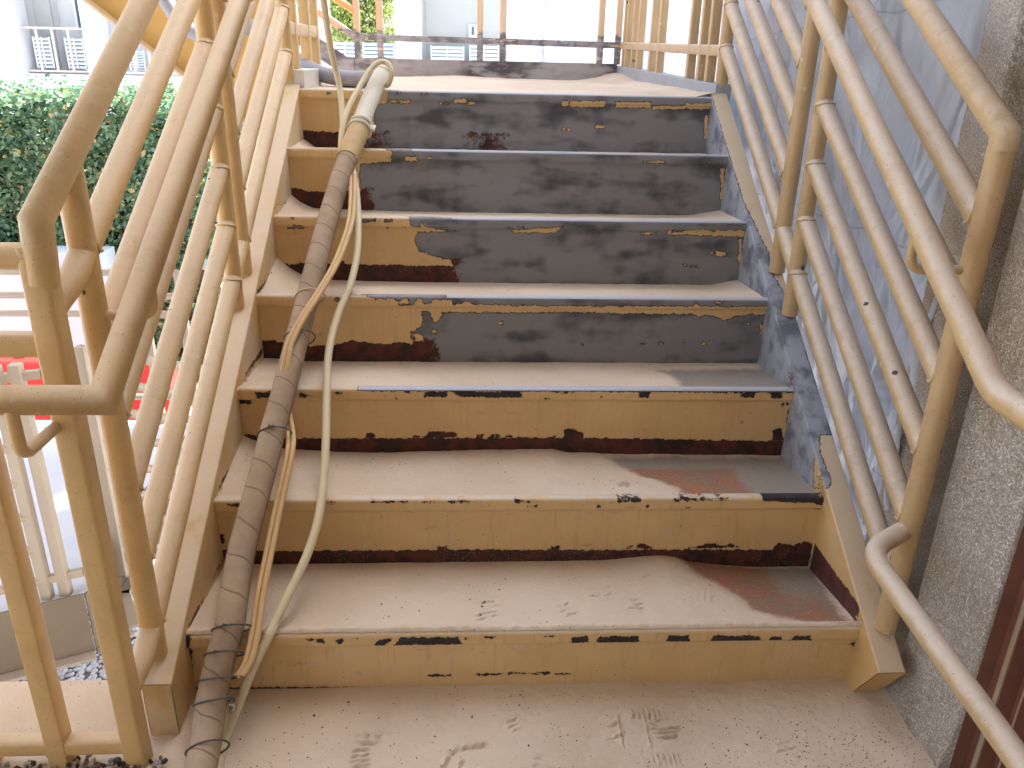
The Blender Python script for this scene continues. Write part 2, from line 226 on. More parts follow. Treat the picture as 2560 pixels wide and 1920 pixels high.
def mat_riser(spatter=0., dark=False):
    t = NT('peeling riser paint')
    pc, n2 = paint_col(t)
    pc = t.mix(.35, pc, (.82, .60, .34))
    st_ = t.noise(1, 4, .7, vec=t.scaled((70, 70, 4)))
    pc = t.mix(t.math('MULTIPLY', t.ss(st_, .52, .72), .30), pc, (.40, .24, .10))
    sc, sm = steel_col(t); pr = primer_col(t)
    wob = t.math('ADD', t.math('MULTIPLY', t.math('SUBTRACT', t.noise(58, 6, .8), .5), .030), t.math('MULTIPLY', t.math('SUBTRACT', t.noise(320, 2, .6), .5), .004))
    d = t.math('ADD', t.at('paint'), wob)
    dp = t.math('ADD', t.at('prim'), t.math('MULTIPLY', t.math('SUBTRACT', t.noise(30, 6, .8), .5), .05))
    under = sc
    # dark old coat showing right at the broken edge of the paint
    if spatter is not None: under = t.mix(t.math('MULTIPLY', t.ss(d, -.030, -.013), 1. if dark else 0.), under, (.040, .034, .040))
    under = t.mix(t.ss(dp, -.004, .004), under, pr)
    under = t.mix(t.ss(d, -.0035, -.0012), under, (.022, .017, .02))
    under = t.mix(t.math('MULTIPLY', t.ss(t.nz(), .3, .7), t.ss(d, -.035, -.045)), under, (.48, .49, .54))
    # chips: tiny ones everywhere in the paint
    sp = t.math('LESS_THAN', t.voro(38), .055)
    spm = t.math('MULTIPLY', sp, t.math('GREATER_THAN', t.noise(9, 2), .56))
    # milky spatter
    if spatter:
        w1 = t.noise(1, 5, .75, vec=t.scaled((170, 170, 60))); w2 = t.noise(6, 2)
        pc = t.mix(t.math('MULTIPLY', t.ss(w1, .55, .61), t.ss(w2, .42, .62)), pc, (.62, .52, .40))
        under = t.mix(t.math('MULTIPLY', t.math('MULTIPLY', t.ss(t.noise(170, 4, .7), .55, .62), t.ss(t.noise(12, 3), .4, .6)), .45*spatter), under, (.45, .34, .25))
    # brownish scuffs
    sc2 = t.noise(1, 6, .8, vec=t.scaled((9, 9, 30)))
    pc = t.mix(t.math('MULTIPLY', t.ss(sc2, .58, .72), .45), pc, (.20, .10, .045))
    m = t.math('MULTIPLY', t.ss(d, -.0006, .0006), t.math('SUBTRACT', 1, spm))
    col = t.mix(m, under, pc)
    # dust on up-facing edges
    up = t.math('MULTIPLY', t.ss(t.nz(), .35, .85), t.ss(t.noise(26, 4), .30, .55))
    col = t.mix(t.math('MULTIPLY', t.math('MULTIPLY', up, m), .85), col, (.64, .56, .48))
    bp = t.bump(t.math('ADD', t.math('MULTIPLY', m, .6), t.math('MULTIPLY', t.noise(180, 3), .35)), .0016, .9)
    rough = t.math('SUBTRACT', .72, t.math('MULTIPLY', m, .22))
    met = t.math('MULTIPLY', t.math('SUBTRACT', 1, m), .35)
    return t.out(col, rough, bp, met)

def mat_stringer():
    """painted, with 'paint' distance; the lower corner strip of primer in 'prim'; dust on the flange"""
    t = NT('stringer paint')
    pc, n2 = paint_col(t)
    n = t.noise(1, 4, .6, vec=t.scaled((12, 12, 12)))
    sc = t.mix(t.ss(n, .32, .56), (.16, .17, .20), (.40, .42, .47))
    pr = primer_col(t)
    wob = t.math('ADD', t.math('MULTIPLY', t.math('SUBTRACT', t.noise(85, 5, .8), .5), .024), t.math('MULTIPLY', t.math('SUBTRACT', t.noise(330, 2, .6), .5), .005))
    d = t.math('ADD', t.at('paint'), wob)
    dp = t.math('ADD', t.at('prim'), t.math('MULTIPLY', t.math('SUBTRACT', t.noise(40, 6, .8), .5), .03))
    m = t.ss(d, -.0006, .0006)
    pm = t.ss(dp, -.001, .002)
    # pale grit film on the painted faces
    film = t.math('MULTIPLY', t.ss(t.noise(3.2, 5, .65), .40, .62), t.at('film'))
    pc = t.mix(film, pc, (.70, .58, .40))
    up = t.math('MULTIPLY', t.ss(t.nz(), .5, .8), t.ss(t.noise(14, 5, .6), .22, .46))
    pc = t.mix(t.math('MULTIPLY', up, .85), pc, (.70, .56, .39))
    under = t.mix(t.ss(d, -.004, -.0012), sc, (.02, .02, .03))
    col = t.mix(m, under, pc)
    col = t.mix(pm, col, pr)
    # dark weld line / chips
    bp = t.bump(t.math('ADD', t.math('MULTIPLY', m, .6), t.math('MULTIPLY', t.noise(220, 3, .7), .5)), .0018, .9)
    return t.out(col, t.math('SUBTRACT', .75, t.math('MULTIPLY', m, .15)), bp, t.math('MULTIPLY', t.math('SUBTRACT', 1, m), .3))

def mat_rail(name, dust=1., chips=.0, paint=PAINT, dcol=(.72, .59, .43)):
    t = NT(name)
    n = t.noise(7, 5, .6)
    pc = t.mix(t.ss(n, .3, .7), tuple(v*.86 for v in paint), paint)
    up = t.ss(t.math('ADD', t.nz(), t.math('MULTIPLY', t.math('SUBTRACT', t.noise(24, 5, .7), .5), .9)), .05, .75)
    c = t.mix(t.math('MULTIPLY', up, .8*dust), pc, dcol)
    gr = t.noise(1, 6, .75, vec=t.scaled((18, 18, 18)), dist=.6)
    c = t.mix(t.math('MULTIPLY', t.ss(gr, .52, .72), .30), c, tuple(v*.55 for v in paint))
    # a few pale splashes and dark nicks
    w = t.math('MULTIPLY', t.math('LESS_THAN', t.math('ADD', t.voro(26), t.math('MULTIPLY', t.noise(120, 3), .12)), .20), t.math('GREATER_THAN', t.noise(4, 1), .58))
    c = t.mix(t.math('MULTIPLY', w, .6), c, (.72, .64, .52))
    k = t.math('MULTIPLY', t.math('LESS_THAN', t.math('ADD', t.voro(13), t.math('MULTIPLY', t.noise(70, 4), .20)), .165+chips), t.math('GREATER_THAN', t.noise(5.3, 1), .57))
    c = t.mix(k, c, (.055, .05, .06))
    f = t.math('LESS_THAN', t.voro(75), .09)
    c = t.mix(t.math('MULTIPLY', f, .6), c, (.16, .10, .06))
    bp = t.bump(t.math('ADD', t.noise(45, 5, .65), t.math('MULTIPLY', t.noise(300, 3, .7), .5)), .0022, .6)
    return t.out(c, t.math('ADD', .36, t.math('MULTIPLY', up, .14)), bp, spec=.5)

def mat_dust():
    t = NT('blasting grit')
    n = t.noise(2.2, 6, .6); f = t.noise(380, 3, .75); g = t.noise(60, 5, .7)
    c = t.mix(t.ss(n, .3, .7), (.63, .505, .375), (.75, .625, .49))
    c = t.mix(t.math('MULTIPLY', t.ss(f, .60, .75), .5), c, (.36, .26, .18))
    c = t.mix(t.math('MULTIPLY', t.ss(g, .62, .8), .25), c, (.45, .33, .23))
    # black specks, denser towards the lower right corner of the floor
    v = t.voro(46); den = t.noise(5, 3)
    k = t.math('LESS_THAN', v, t.math('ADD', .060, t.math('MULTIPLY', t.ss(den, .40, .70), .08)))
    pick = t.math('GREATER_THAN', t.noise(31, 2), .52)
    c = t.mix(t.math('MULTIPLY', k, t.math('MULTIPLY', pick, .9)), c, (.05, .035, .03))
    v2 = t.voro(130)
    x = t.xyz()
    corner = t.math('MULTIPLY', t.ss(x[0], .85, 1.5), t.ss(x[1], .0, -.2))
    k2 = t.math('MULTIPLY', t.math('LESS_THAN', v2, .20), t.math('GREATER_THAN', t.noise(70, 2), t.math('SUBTRACT', .64, t.math('MULTIPLY', corner, .16))))
    c = t.mix(t.math('MULTIPLY', k2, .85), c, (.07, .045, .035))
    # swept patches where the tread plate shows
    d = t.math('ADD', t.at('bare'), t.math('MULTIPLY', t.math('SUBTRACT', t.noise(22, 6, .75), .5), .06))
    pn = t.noise(13, 6, .7)
    plate = t.mix(t.ss(pn, .42, .60), (.27, .17, .11), (.36, .14, .08))
    plate = t.mix(t.at('grey'), plate, (.30, .27, .23))
    plate = t.mix(t.math('MULTIPLY', t.ss(t.noise(120, 4, .7), .55, .7), .6), plate, (.52, .41, .30))
    m = t.math('MULTIPLY', t.ss(d, -.012, .022), .92)
    c = t.mix(m, c, plate)
    h = t.math('ADD', t.math('MULTIPLY', f, .35), t.math('MULTIPLY', g, 1.))
    bp = t.bump(h, .0040, .75)
    return t.out(c, .92, bp, spec=.15)

def mat_stucco():
    t = NT('stucco')
    a = t.noise(210, 6, .75); b = t.noise(75, 3, .6); v = t.voro(240)
    pit = t.math('MULTIPLY', t.ss(a, .34, .52), t.ss(v, .95, .45))
    h = t.math('ADD', t.math('ADD', pit, a), t.math('MULTIPLY', b, .7))
    c = t.mix(pit, (.68, .57, .46), (.90, .82, .73))
    c = t.mix(t.math('MULTIPLY', t.ss(t.noise(9, 5, .7), .35, .7), .25), c, (.74, .62, .50))
    big = t.noise(2.6, 5, .65)
    c = t.mix(t.math('MULTIPLY', t.ss(big, .50, .66), .55), c, (.56, .40, .23))
    bp = t.bump(h, .0040, 1.)
    return t.out(c, .95, bp, spec=.1)

def mat_sheet(name='white plastic sheeting', tr=.42):
    t = NT(name)
    n = t.noise(3, 5, .6)
    c = t.mix(n, (.74, .79, .88), (.84, .87, .93))
    def ridge(sc, d, ds): return t.math('ABSOLUTE', t.math('SUBTRACT', t.noise(1, d, .5, vec=t.scaled(sc), dist=ds), .5))
    h = t.math('ADD', ridge((2.6, 2.6, 1.4), 2, 1.5), t.math('MULTIPLY', ridge((7, 7, 4), 2, 1.), .35))
    h = t.math('ADD', h, t.math('MULTIPLY', t.noise(1, 3, .5, vec=t.scaled((2, 2, 1)), dist=.5), .6))
    x = t.xyz(); q = t.math('ADD', x[2], t.math('MULTIPLY', t.math('SUBTRACT', x[1], 1.), .05))
    q = t.math('ADD', q, t.math('MULTIPLY', t.noise(3, 2), .05))
    ln = t.math('LESS_THAN', t.math('ABSOLUTE', t.math('SUBTRACT', t.math('FRACT', t.math('DIVIDE', t.math('SUBTRACT', q, .12), .56)), .5)), .0045)
    c = t.mix(t.math('MULTIPLY', ln, .55), c, (.30, .34, .42))
    bp = t.bump(h, .16, .9)
    t.out(c, .36, bp)
    tn = t.n('ShaderNodeBsdfTranslucent'); t.put(tn.inputs['Color'], (.82, .86, .92)); t.l(bp, tn.inputs['Normal'])
    mx = t.n('ShaderNodeMixShader'); mx.inputs[0].default_value = tr
    t.l(t.b.outputs[0], mx.inputs[1]); t.l(tn.outputs[0], mx.inputs[2])
    t.l(mx.outputs[0], t.t.nodes['Material Output'].inputs[0])
    return t.m

def mat_leaf(name, c1, c2, c3):
    t = NT(name)
    g = t.n('ShaderNodeNewGeometry'); r = g.outputs['Random Per Island']
    c = t.mix(t.ss(r, 0, .75), c1, c2)
    c = t.mix(t.math('GREATER_THAN', r, .95), c, c3)
    t.out(c, .30, spec=.7)
    tn = t.n('ShaderNodeBsdfTranslucent'); t.l(c, tn.inputs['Color'])
    mx = t.n('ShaderNodeMixShader'); mx.inputs[0].default_value = .3
    t.l(t.b.outputs[0], mx.inputs[1]); t.l(tn.outputs[0], mx.inputs[2])
    t.l(mx.outputs[0], t.t.nodes['Material Output'].inputs[0])
    return t.m

def mat_hose():
    t = NT('taped hose')
    # helical tape laps: 'lap' attribute counts turns along the hose
    lap = t.math('ADD', t.at('lap'), t.math('MULTIPLY', t.noise(7, 3), .55)); fr = t.math('FRACT', lap)
    n = t.noise(9, 5, .7); f = t.noise(160, 4, .7)
    c = t.mix(t.ss(n, .35, .65), (.27, .185, .115), (.40, .29, .195))
    c = t.mix(t.math('MULTIPLY', t.ss(f, .55, .75), .35), c, (.42, .33, .26))
    up = t.ss(t.nz(), .2, .9)
    c = t.mix(t.math('MULTIPLY', up, .35), c, (.52, .42, .31))
    edge = t.math('MULTIPLY', t.math('LESS_THAN', fr, .055), .75)
    c = t.mix(edge, c, (.18, .125, .08))
    h = t.math('ADD', fr, t.math('MULTIPLY', t.noise(60, 4, .7), .4))
    return t.out(c, .8, t.bump(h, .0014, .7), spec=.25)

def mat_partbare(name, zcut, amp=.08):
    """tan paint above zcut, stripped grey steel below, ragged edge, left-over chips"""
    t = NT(name)
    pc, _ = paint_col(t); z = t.xyz()[2]
    st = t.mix(t.ss(t.noise(14, 5, .6), .4, .62), (.17, .165, .18), (.36, .35, .37))
    d = t.math('ADD', t.math('SUBTRACT', z, zcut), t.math('MULTIPLY', t.math('SUBTRACT', t.noise(34, 5, .8), .5), amp))
    ch = t.ss(t.noise(1, 4, .7, vec=t.scaled((16, 16, 60))), .585, .60)
    m = t.math('MAXIMUM', t.ss(d, -.001, .001), t.math('MULTIPLY', ch, .9))
    c = t.mix(m, st, t.mix(.7, pc, (.74, .60, .45)))
    return t.out(c, .6, t.bump(t.math('ADD', m, t.noise(150, 3)), .0015, .7), t.math('MULTIPLY', t.math('SUBTRACT', 1, m), .25))

M_RISER = mat_riser(0); M_RISER_SP = mat_riser(1., True); M_RISER_D = mat_riser(0, True); M_STR = mat_stringer()
M_RAIL = mat_rail('tan rail paint', .78); M_RAIL_R = mat_rail('dusty rail paint', 1.1, .02, (.59, .41, .21), (.72, .61, .50))
M_RAILD = mat_rail('shaded rail paint', .55)
M_DUST = mat_dust(); M_STUCCO = mat_stucco(); M_SHEET = mat_sheet(); M_HOSE = mat_hose()
M_BACKRAIL = plain('far rail paint', (.42, .34, .25), .5)
M_CREAM = plain('cream air hose', (.68, .59, .38), .5, .08, 14, .001, 200)
M_TAN = plain('tan cable', (.62, .42, .20), .5, .1, 20, .001, 200)
M_TIE = plain('dark wire tie', (.09, .085, .08), .45)
M_TIEW = plain('pale wire tie', (.60, .47, .33), .5)
M_GREYH = plain('grey hose rubber', (.33, .32, .36), .55, .2, 12, .001, 120)
M_WHITEH = plain('dusty white hose', (.72, .67, .55), .7, .1, 20, .002, 160)
M_COUP = plain('tan coupling', (.52, .36, .17), .6, .2, 30, .002, 140)
M_CHROME = plain('bright clamp', (.6, .6, .6), .25); M_CHROME.node_tree.nodes['Principled BSDF'].inputs['Metallic'].default_value = 1
M_TOE = mat_partbare('toe plate steel', 9)
M_POSTB = mat_partbare('half stripped post', 1.50)

def dist_mat():
    t = NT('toe plate')
    n = t.noise(1, 5, .6, vec=t.scaled((5, 5, 16)))
    c = t.mix(t.ss(n, .44, .60), (.36, .35, .36), (.085, .08, .09))
    c = t.mix(t.math('MULTIPLY', t.ss(t.noise(3, 3), .40, .56), .8), c, (.40, .39, .40))
    return t.out(c, .6, t.bump(t.noise(120, 3), .001, .6), .2)
M_TOE = dist_mat()

# ------------------------------------------------------------------ camera
def make_cam():
    cx, cy, cz, yaw, pit, rol, f = .62162, -1.44611, 1.36896, .05566, .38747, .02387, 2006.9
    fw = Vector((math.sin(yaw)*math.cos(pit), math.cos(yaw)*math.cos(pit), -math.sin(pit)))
    rt = Vector((math.cos(yaw), -math.sin(yaw), 0)); up = rt.cross(fw)
    c, s = math.cos(rol), math.sin(rol)
    r2 = c*rt+s*up; u2 = -s*rt+c*up
    cam = bpy.data.cameras.new('camera'); o = bpy.data.objects.new('camera', cam); COL.objects.link(o)
    M = Matrix((( r2.x, u2.x, -fw.x, cx), (r2.y, u2.y, -fw.y, cy), (r2.z, u2.z, -fw.z, cz), (0, 0, 0, 1)))
    o.matrix_world = M
    cam.sensor_width = 36; cam.lens = 36*f/2560; cam.clip_start = .05; cam.clip_end = 400
    SC.camera = o
make_cam()

# ------------------------------------------------------------------ main staircase
nosing = lambda y: R+.6364*y
ftop = lambda y: .204+.62*y
stair = thing('staircase', (W/2, 0, 0), 'wide tan steel staircase, its paint half stripped to grey metal, treads covered in blasting grit', 'staircase')

BOTP = {1: None, 2: .040, 3: .036, 4: .030, 5: .03, 6: .03, 7: .03}
def make_riser(k):
    y0 = (k-1)*D; z0 = k*R
    prof = [(.030, -.030), (.030, -.004), (.026, -.0005), (.018, .0), (.008, .0), (.003, -.002), (.0005, -.006), (0, -.011)]
    prof += [(0, -.011-.019*i/5) for i in range(1, 6)]
    prof += [(.003, -.033), (.009, -.037)]
    zb = -R-.08 if k > 1 else -R-.01
    n = 46
    prof += [(.0095+.008*i/n, -.037+(zb+.037)*i/n) for i in range(1, n+1)]
    nx = 340
    xs = np.linspace(-.0015, W+.0015, nx)
    P = [[(x, y0+p[0], z0+p[1]) for x in xs] for p in prof]
    mb = MB(); mb.grid(P, flip=True)
    o = mb.build('riser', M_RISER_SP if k in (1, 2) else (M_RISER_D if k == 3 else M_RISER), stair)
    X, Zr = np.meshgrid(xs, [min(p[1], 0)-p[0]*.0 for p in prof])
    # the flat of the lip top is read at its front edge
    pd = np.full(X.shape, -1.)
    for poly in RIS[k]['p']: pd = np.maximum(pd, sdf(X, Zr, poly))
    for poly in RIS[k]['c']: pd = np.minimum(pd, -sdf(X, Zr, poly))
    if k >= 3:
        # worn bright along the very top of the lip
        lip = np.array([1 if p[0] > .001 and p[1] > -.008 else 0 for p in prof])[:, None]
        pd = np.where((lip > 0) & (X > {3: .32, 4: .55, 5: .58, 6: .42, 7: .36}[k]), -.07, pd)
    attr(o, 'paint', pd.ravel())
    edge = {2: 9, 3: 9, 4: .52, 5: .58, 6: .28, 7: .95}.get(k, -9)
    pr = np.minimum(-R+.046-Zr, (edge-X)*.35) if k > 1 else np.full(X.shape, -1.)
    if k == 7: pr = np.minimum(-R+.034-Zr, np.where(X > .42, .004-np.abs(X-.68)*.09, .02-X*.07))
    attr(o, 'prim', pr.ravel())
    o['label'] = {1: 'lowest riser, tan paint with dark chips along the lip', 2: 'second riser from the floor, tan paint spattered milky',
        3: 'third riser, fully tan with a dark red strip at its foot', 4: 'fourth riser, left part tan and right part stripped dark with a tan band under the lip',
        5: 'fifth riser, left third tan, rest stripped to dark metal', 6: 'sixth riser, mostly stripped grey with a tan patch at the left',
        7: 'top riser, mostly stripped grey with a tan patch at the left'}[k]
for k in range(1, 8): make_riser(k)

# --- grit height fields -------------------------------------------------
def fbm(x, y, s, seed=0., o=4):
    return noise.fractal(Vector((x*s, y*s, seed)), 1.0, 2.0, o)

PRINTS = []   # (cx, cy, angle, [ (u, v, len, width, curve) ])
def bars(cx, cy, ang, n, gap, ln, wd, curve=0, dep=.004, skip=0):
    PRINTS.append((cx, cy, math.radians(ang), [( (i-(n-1)/2)*gap, ln*(1-.12*abs(i-(n-1)/2)), wd, curve) for i in range(n)], dep, n*gap/2+.03, ln/2+.02))
# floor
bars(.395, -.185, 6, 5, .014, .045, .004, .3); bars(.405, -.130, -4, 2, .018, .06, .006, .5)
bars(1.055, -.115, 3, 5, .0115, .065, .0045, .9, .005); bars(1.04, -.195, 92, 6, .011, .030, .004, .2); bars(1.02, -.075, 88, 6, .012, .03, .004, .1)
bars(.94, -.12, 20, 2, .03, .045, .004); bars(.985, -.12, 90, 2, .06, .09, .004)
bars(.62, -.155, 12, 1, .01, .085, .007, -.6, .006); bars(.585, -.205, 60, 2, .03, .06, .006, .5)
bars(.78, -.20, -10, 2, .02, .05, .004, .4); bars(.72, -.10, 25, 3, .014, .03, .0035)
bars(1.30, -.17, 15, 2, .02, .05, .004, .3, .003)
# tread one and two
bars(.47, .178, 0, 5, .013, .035, .0035, 0, .0025); bars(.67, .115, 5, 3, .018, .06, .004, -.6, .003); bars(.66, .06, 20, 2, .016, .06, .004, -.5, .003)
bars(.94, .15, 10, 2, .03, .07, .006, .9, .003); bars(1.01, .09, -10, 4, .016, .04, .004, .3, .003); bars(1.19, .13, 70, 3, .016, .04, .003, 0, .0025)
bars(.85, .08, 30, 3, .02, .04, .004, .5, .003); bars(.80, .17, -20, 3, .016, .05, .004, .6, .002); bars(1.05, .19, 15, 2, .025, .06, .004, .8, .003)
bars(1.015, .375, 35, 5, .012, .045, .0035, 0, .0035); bars(.72, .40, 5, 4, .02, .04, .004, .4, .002); bars(.6, .43, 10, 2, .02, .05, .004, .6, .002)
def prints(x, y):
    h = 0.
    for cx, cy, a, bl, dep, hr, lr in PRINTS:
        dx, dy = x-cx, y-cy
        if dx*dx+dy*dy > (hr+lr)**2: continue
        u = dx*math.cos(a)+dy*math.sin(a); v = -dx*math.sin(a)+dy*math.cos(a)
        for off, ln, wd, cv in bl:
            if abs(u) > ln/2*1.15: continue
            e = v-off-cv*u*u*4+.0012*math.sin(u*300+off*900)
            if abs(e) > wd*3: continue
            f = max(0, 1-(abs(u)/(ln/2*1.15))**4)*max(0., min(1.25, .75+1.6*noise.noise(Vector((x*55, y*55, 2.2)))))
            h += dep*f*(-math.exp(-(e/(wd*.55))**2)*1.0+.55*math.exp(-((e-wd*1.15)/(wd*.6))**2))
    return h*1.7

def field(name, x0, x1, y0, y1, zf, step, parent, bare=None, grey=None, front_wall=None):
    nx = int((x1-x0)/step)+1; ny = max(8, int((y1-y0)/step)+1)
    P = []; ba = []; gr = []
    for j in range(ny):
        t = j/(ny-1); y = y0+(y1-y0)*t; row = []
        for i in range(nx):
            x = x0+(x1-x0)*i/(nx-1)
            b = bare(x, y) if bare else -1.
            z = zf(x, y, t)
            if b > -.02: z -= .006*min(1, (b+.02)/.035)
            row.append((x, y, z)); ba.append(b); gr.append(grey(x, y) if grey else 0.)
        P.append(row)
    mb = MB(); mb.grid(P)
    if front_wall:
        mb.grid([[ (p[0], p[1]+.002, p[2]-front_wall) for p in P[0]], P[0]])
    o = mb.build(name, M_DUST, parent)
    n = len(o.data.vertices)
    ba += [-1.]*(n-len(ba)); gr += [0.]*(n-len(gr))
    attr(o, 'bare', ba); attr(o, 'grey', gr)
    return o
def sstep(a, b, x):
    t = max(0., min(1., (x-a)/(b-a))); return t*t*(3-2*t)
def lin(x, pts):
    if x <= pts[0][0]: return pts[0][1]
    for (a, va), (b, vb) in zip(pts, pts[1:]):
        if x <= b: return va+(vb-va)*(x-a)/(b-a)
    return pts[-1][1]
BACK = {1: [(0, -.017), (1.0, -.014), (1.12, -.010), (1.22, -.022), (1.35, -.034), (W, -.036)],
        2: [(0, .018), (.1, -.008), (.2, -.016), (.35, -.022), (.66, -.012), (.85, -.010), (.9, -.022), (1.1, -.026), (W, -.03)],
        3: [(0, -.022), (.12, -.032), (W, -.033)], 4: [(0, .026), (.045, -.004), (.10, -.030), (.4, -.036), (1.42, -.036), (W, -.018)],
        5: [(0, .002), (.03, -.014), (.07, -.028), (.4, -.034), (1.40, -.034), (W, -.012)], 6: [(0, 0), (.04, -.028), (W, -.026)]}
FRONT = {1: .0035, 2: -.002, 3: -.006, 4: -.005, 5: -.006, 6: -.006}
B1 = [(1.17, .31), (1.19, .24), (1.25, .17), (1.275, .13), (1.29, .08), (1.34, .045), (1.40, .026), (1.50, .018), (1.53, .3)]
B2 = [(1.00, .56), (1.02, .50), (1.07, .43), (1.11, .40), (1.15, .36), (1.16, .305), (1.53, .29), (1.53, .57)]
B3 = [(1.175, .79), (1.20, .75), (1.215, .70), (1.21, .585), (1.53, .58), (1.53, .82)]
def poly_bare(poly):
    A = np.array(poly)
    def f(x, y): return float(sdf(np.array([x]), np.array([y]), poly)[0])
    return f
def make_tread(k):
    y0 = (k-1)*D+(.006 if k == 1 else .016); y1 = k*D+.022; z0 = k*R
    def zf(x, y, t):
        b = lin(x, BACK[k]); f = FRONT[k]
        s = sstep(.0, 1, t) if k > 2 else t
        z = f+(b-f)*s
        if k == 1:   # ridge of grit on the lip
            z += .006*math.exp(-((y-.014)/.010)**2)*(1+.6*fbm(x, y, 60, 3)) - .004*sstep(.012, 0, t)
            z += .010*math.exp(-((x-1.10)/.10)**2)*sstep(.3, .9, t)
        if k in (4, 5):
            z += .0*x
        # piled against the left stringer
        if k in (2, 4, 5): z += .016*math.exp(-x/.04)*sstep(.2, 1, t)
        z += .0016*fbm(x, y, 9, k)+.0009*fbm(x, y, 60, k+9)
        return z0+z+prints(x, y)
    bare = {1: poly_bare(B1), 2: poly_bare(B2), 3: poly_bare(B3)}.get(k)
    if bare:
        bb = bare; lo = {1: 1.12, 2: .95, 3: 1.12}[k]
        bare = lambda x, y: bb(x, y) if x > lo else -.5
    grey = {1: lambda x, y: sstep(1.36, 1.42, x)*sstep(.08, .2, y), 2: lambda x, y: max(sstep(1.32, 1.36, x), sstep(.46, .50, y)), 3: lambda x, y: 1.}.get(k)
    o = field('tread', -.001, W+.001, y0, y1, zf, .0035 if k < 4 else .006, stair, bare, grey, .01 if k == 1 else None)
    o['label'] = {1: 'lowest tread, grit trodden with boot prints, swept brown at the right', 2: 'second tread, grit with a swept patch of red primer at the right',
        3: 'third tread, grit with a thin grey area at the right', 4: 'fourth tread, smooth grit piled in the left corner',
        5: 'fifth tread, narrow band of grit banked at the left', 6: 'sixth tread, narrow band of pale grit'}[k]
for k in range(1, 7): make_tread(k)

def make_stringer(side):
    """box channel: inner web in the plane x = 0 or W, flange outwards"""
    xi = 0 if side < 0 else W; sx = side; wf = .062
    ya, yb = -.102, 1.70
    ny = 380
    ys = np.linspace(ya, yb, ny)
    rows = []; A = []
    nw = 26; nf = 12
    # columns: web from bottom to top, arris, flange inner to outer, outer web down
    P = []; pd = []; pr = []; fm = []
    for y in ys:
        zt = float(ftop(y)); zb = max(0.0, zt-.30) if side < 0 else max(0., zt-.30)
        # foot cut
        row = []
        for i in range(nw+1):
            t = i/nw; z = zb+(zt-.004-zb)*t
            row.append((xi, y, z))
        row.append((xi+sx*.0012, y, zt-.0012)); row.append((xi+sx*.004, y, zt))
        for i in range(1, nf+1): row.append((xi+sx*(.004+(wf-.008)*i/nf), y, zt))
        row.append((xi+sx*(wf-.001), y, zt-.0012)); row.append((xi+sx*wf, y, zt-.004)); row.append((xi+sx*wf, y, zb))
        P.append(row)
    if side > 0:   # foot cut square to the slope
        for j, row in enumerate(P):
            for i, p in enumerate(row):
                cut = ya+max(0, (.1408-p[2]))*.62
                if p[1] < cut: row[i] = (p[0], cut, p[2])
    mb = MB(); mb.grid(P, flip=side > 0, smooth=False)
    # front end plate
    f = P[0]; zt = f[nw+2][2]
    a, b, c, d = f[0], f[nw+2], f[-3], f[-1]
    mb.add([(f[0][0]+sx*.002, f[0][1]-.001, f[0][2]), (xi+sx*.002, f[nw+2][1]-.001, zt-.001), (xi+sx*(wf-.002), f[nw+2][1]-.001, zt-.001), (xi+sx*(wf-.002), f[-1][1]-.001, f[-1][2])],
           [(0, 1, 2, 3) if side > 0 else (3, 2, 1, 0)])
    o = mb.build('stringer', M_STR, stair)
    V = np.array([v.co[:] for v in o.data.vertices]); V[:, 0] += W/2
    Y, Z = V[:, 1], V[:, 2]; X = (V[:, 0]-xi)*sx
    n = len(V)
    if side > 0:
        top = X > .0005
        # flange: stripped between the inner edge and the measured ragged line
        poly = [(-.05, 1.9)]+[(a, b) for a, b in FL2]+[(a, b) for a, b in FL if b < .93]+[(-.05, .25)]
        poly = [(-.05, 1.9)]+[(.003, 1.69), (.003, 1.47), (.006, 1.2), (.030, 1.04), (.040, .99), (.030, .945), (.034, .906), (.050, .843), (.045, .80), (.070, .764), (.062, .741), (.070, .712), (.058, .644), (.069, .559), (.075, .497), (.075, .44), (.066, .42), (.030, .42), (.020, .395), (.016, .37), (.020, .339), (.022, .30), (.012, .285), (-.05, .27)]
        fl = -sdf(X, Y, poly)
        # web: stripped above the third tread, painted below
        web = np.minimum((.315-Y)*.8+.25*(Z-.25), 1)
        dd = np.where(top, fl, web)
        # primer strip along the foot of the first two treads
        ty = np.floor((Y-.006)/D)+1; tz = ty*R
        strip = (.050-.10*np.clip((Y-.04)/.2, 0, 1)*0-(Z-tz))
        pr = np.where(~top & (Y > .02) & (Y < .285), np.minimum(.042-(Z-R), .2), -1.)
        film = np.where(top, .9, .15)
    else:
        dd = np.full(n, 1.)
        ty = np.floor((Y-.006)/D)+1; tz = ty*R
        # broken dark seam where grit treads meet the web
        g = np.array([noise.noise(Vector((y*9, 3.1, 0))) for y in Y])
        pr = np.where((X < .0005) & (Y > .0) & (Y < 1.1), .006+.022*g-np.abs(Z-tz-.004), -1.)
        film = np.where(X > .0005, 1., np.clip(.35+.6*Y, 0, 1.2))
    attr(o, 'paint', dd); attr(o, 'prim', pr); attr(o, 'film', film)
    o['label'] = 'right stringer, stripped to blue-grey steel above, tan below' if side > 0 else 'left stringer, tan paint under pale grit'
    return o
make_stringer(-1); make_stringer(1)

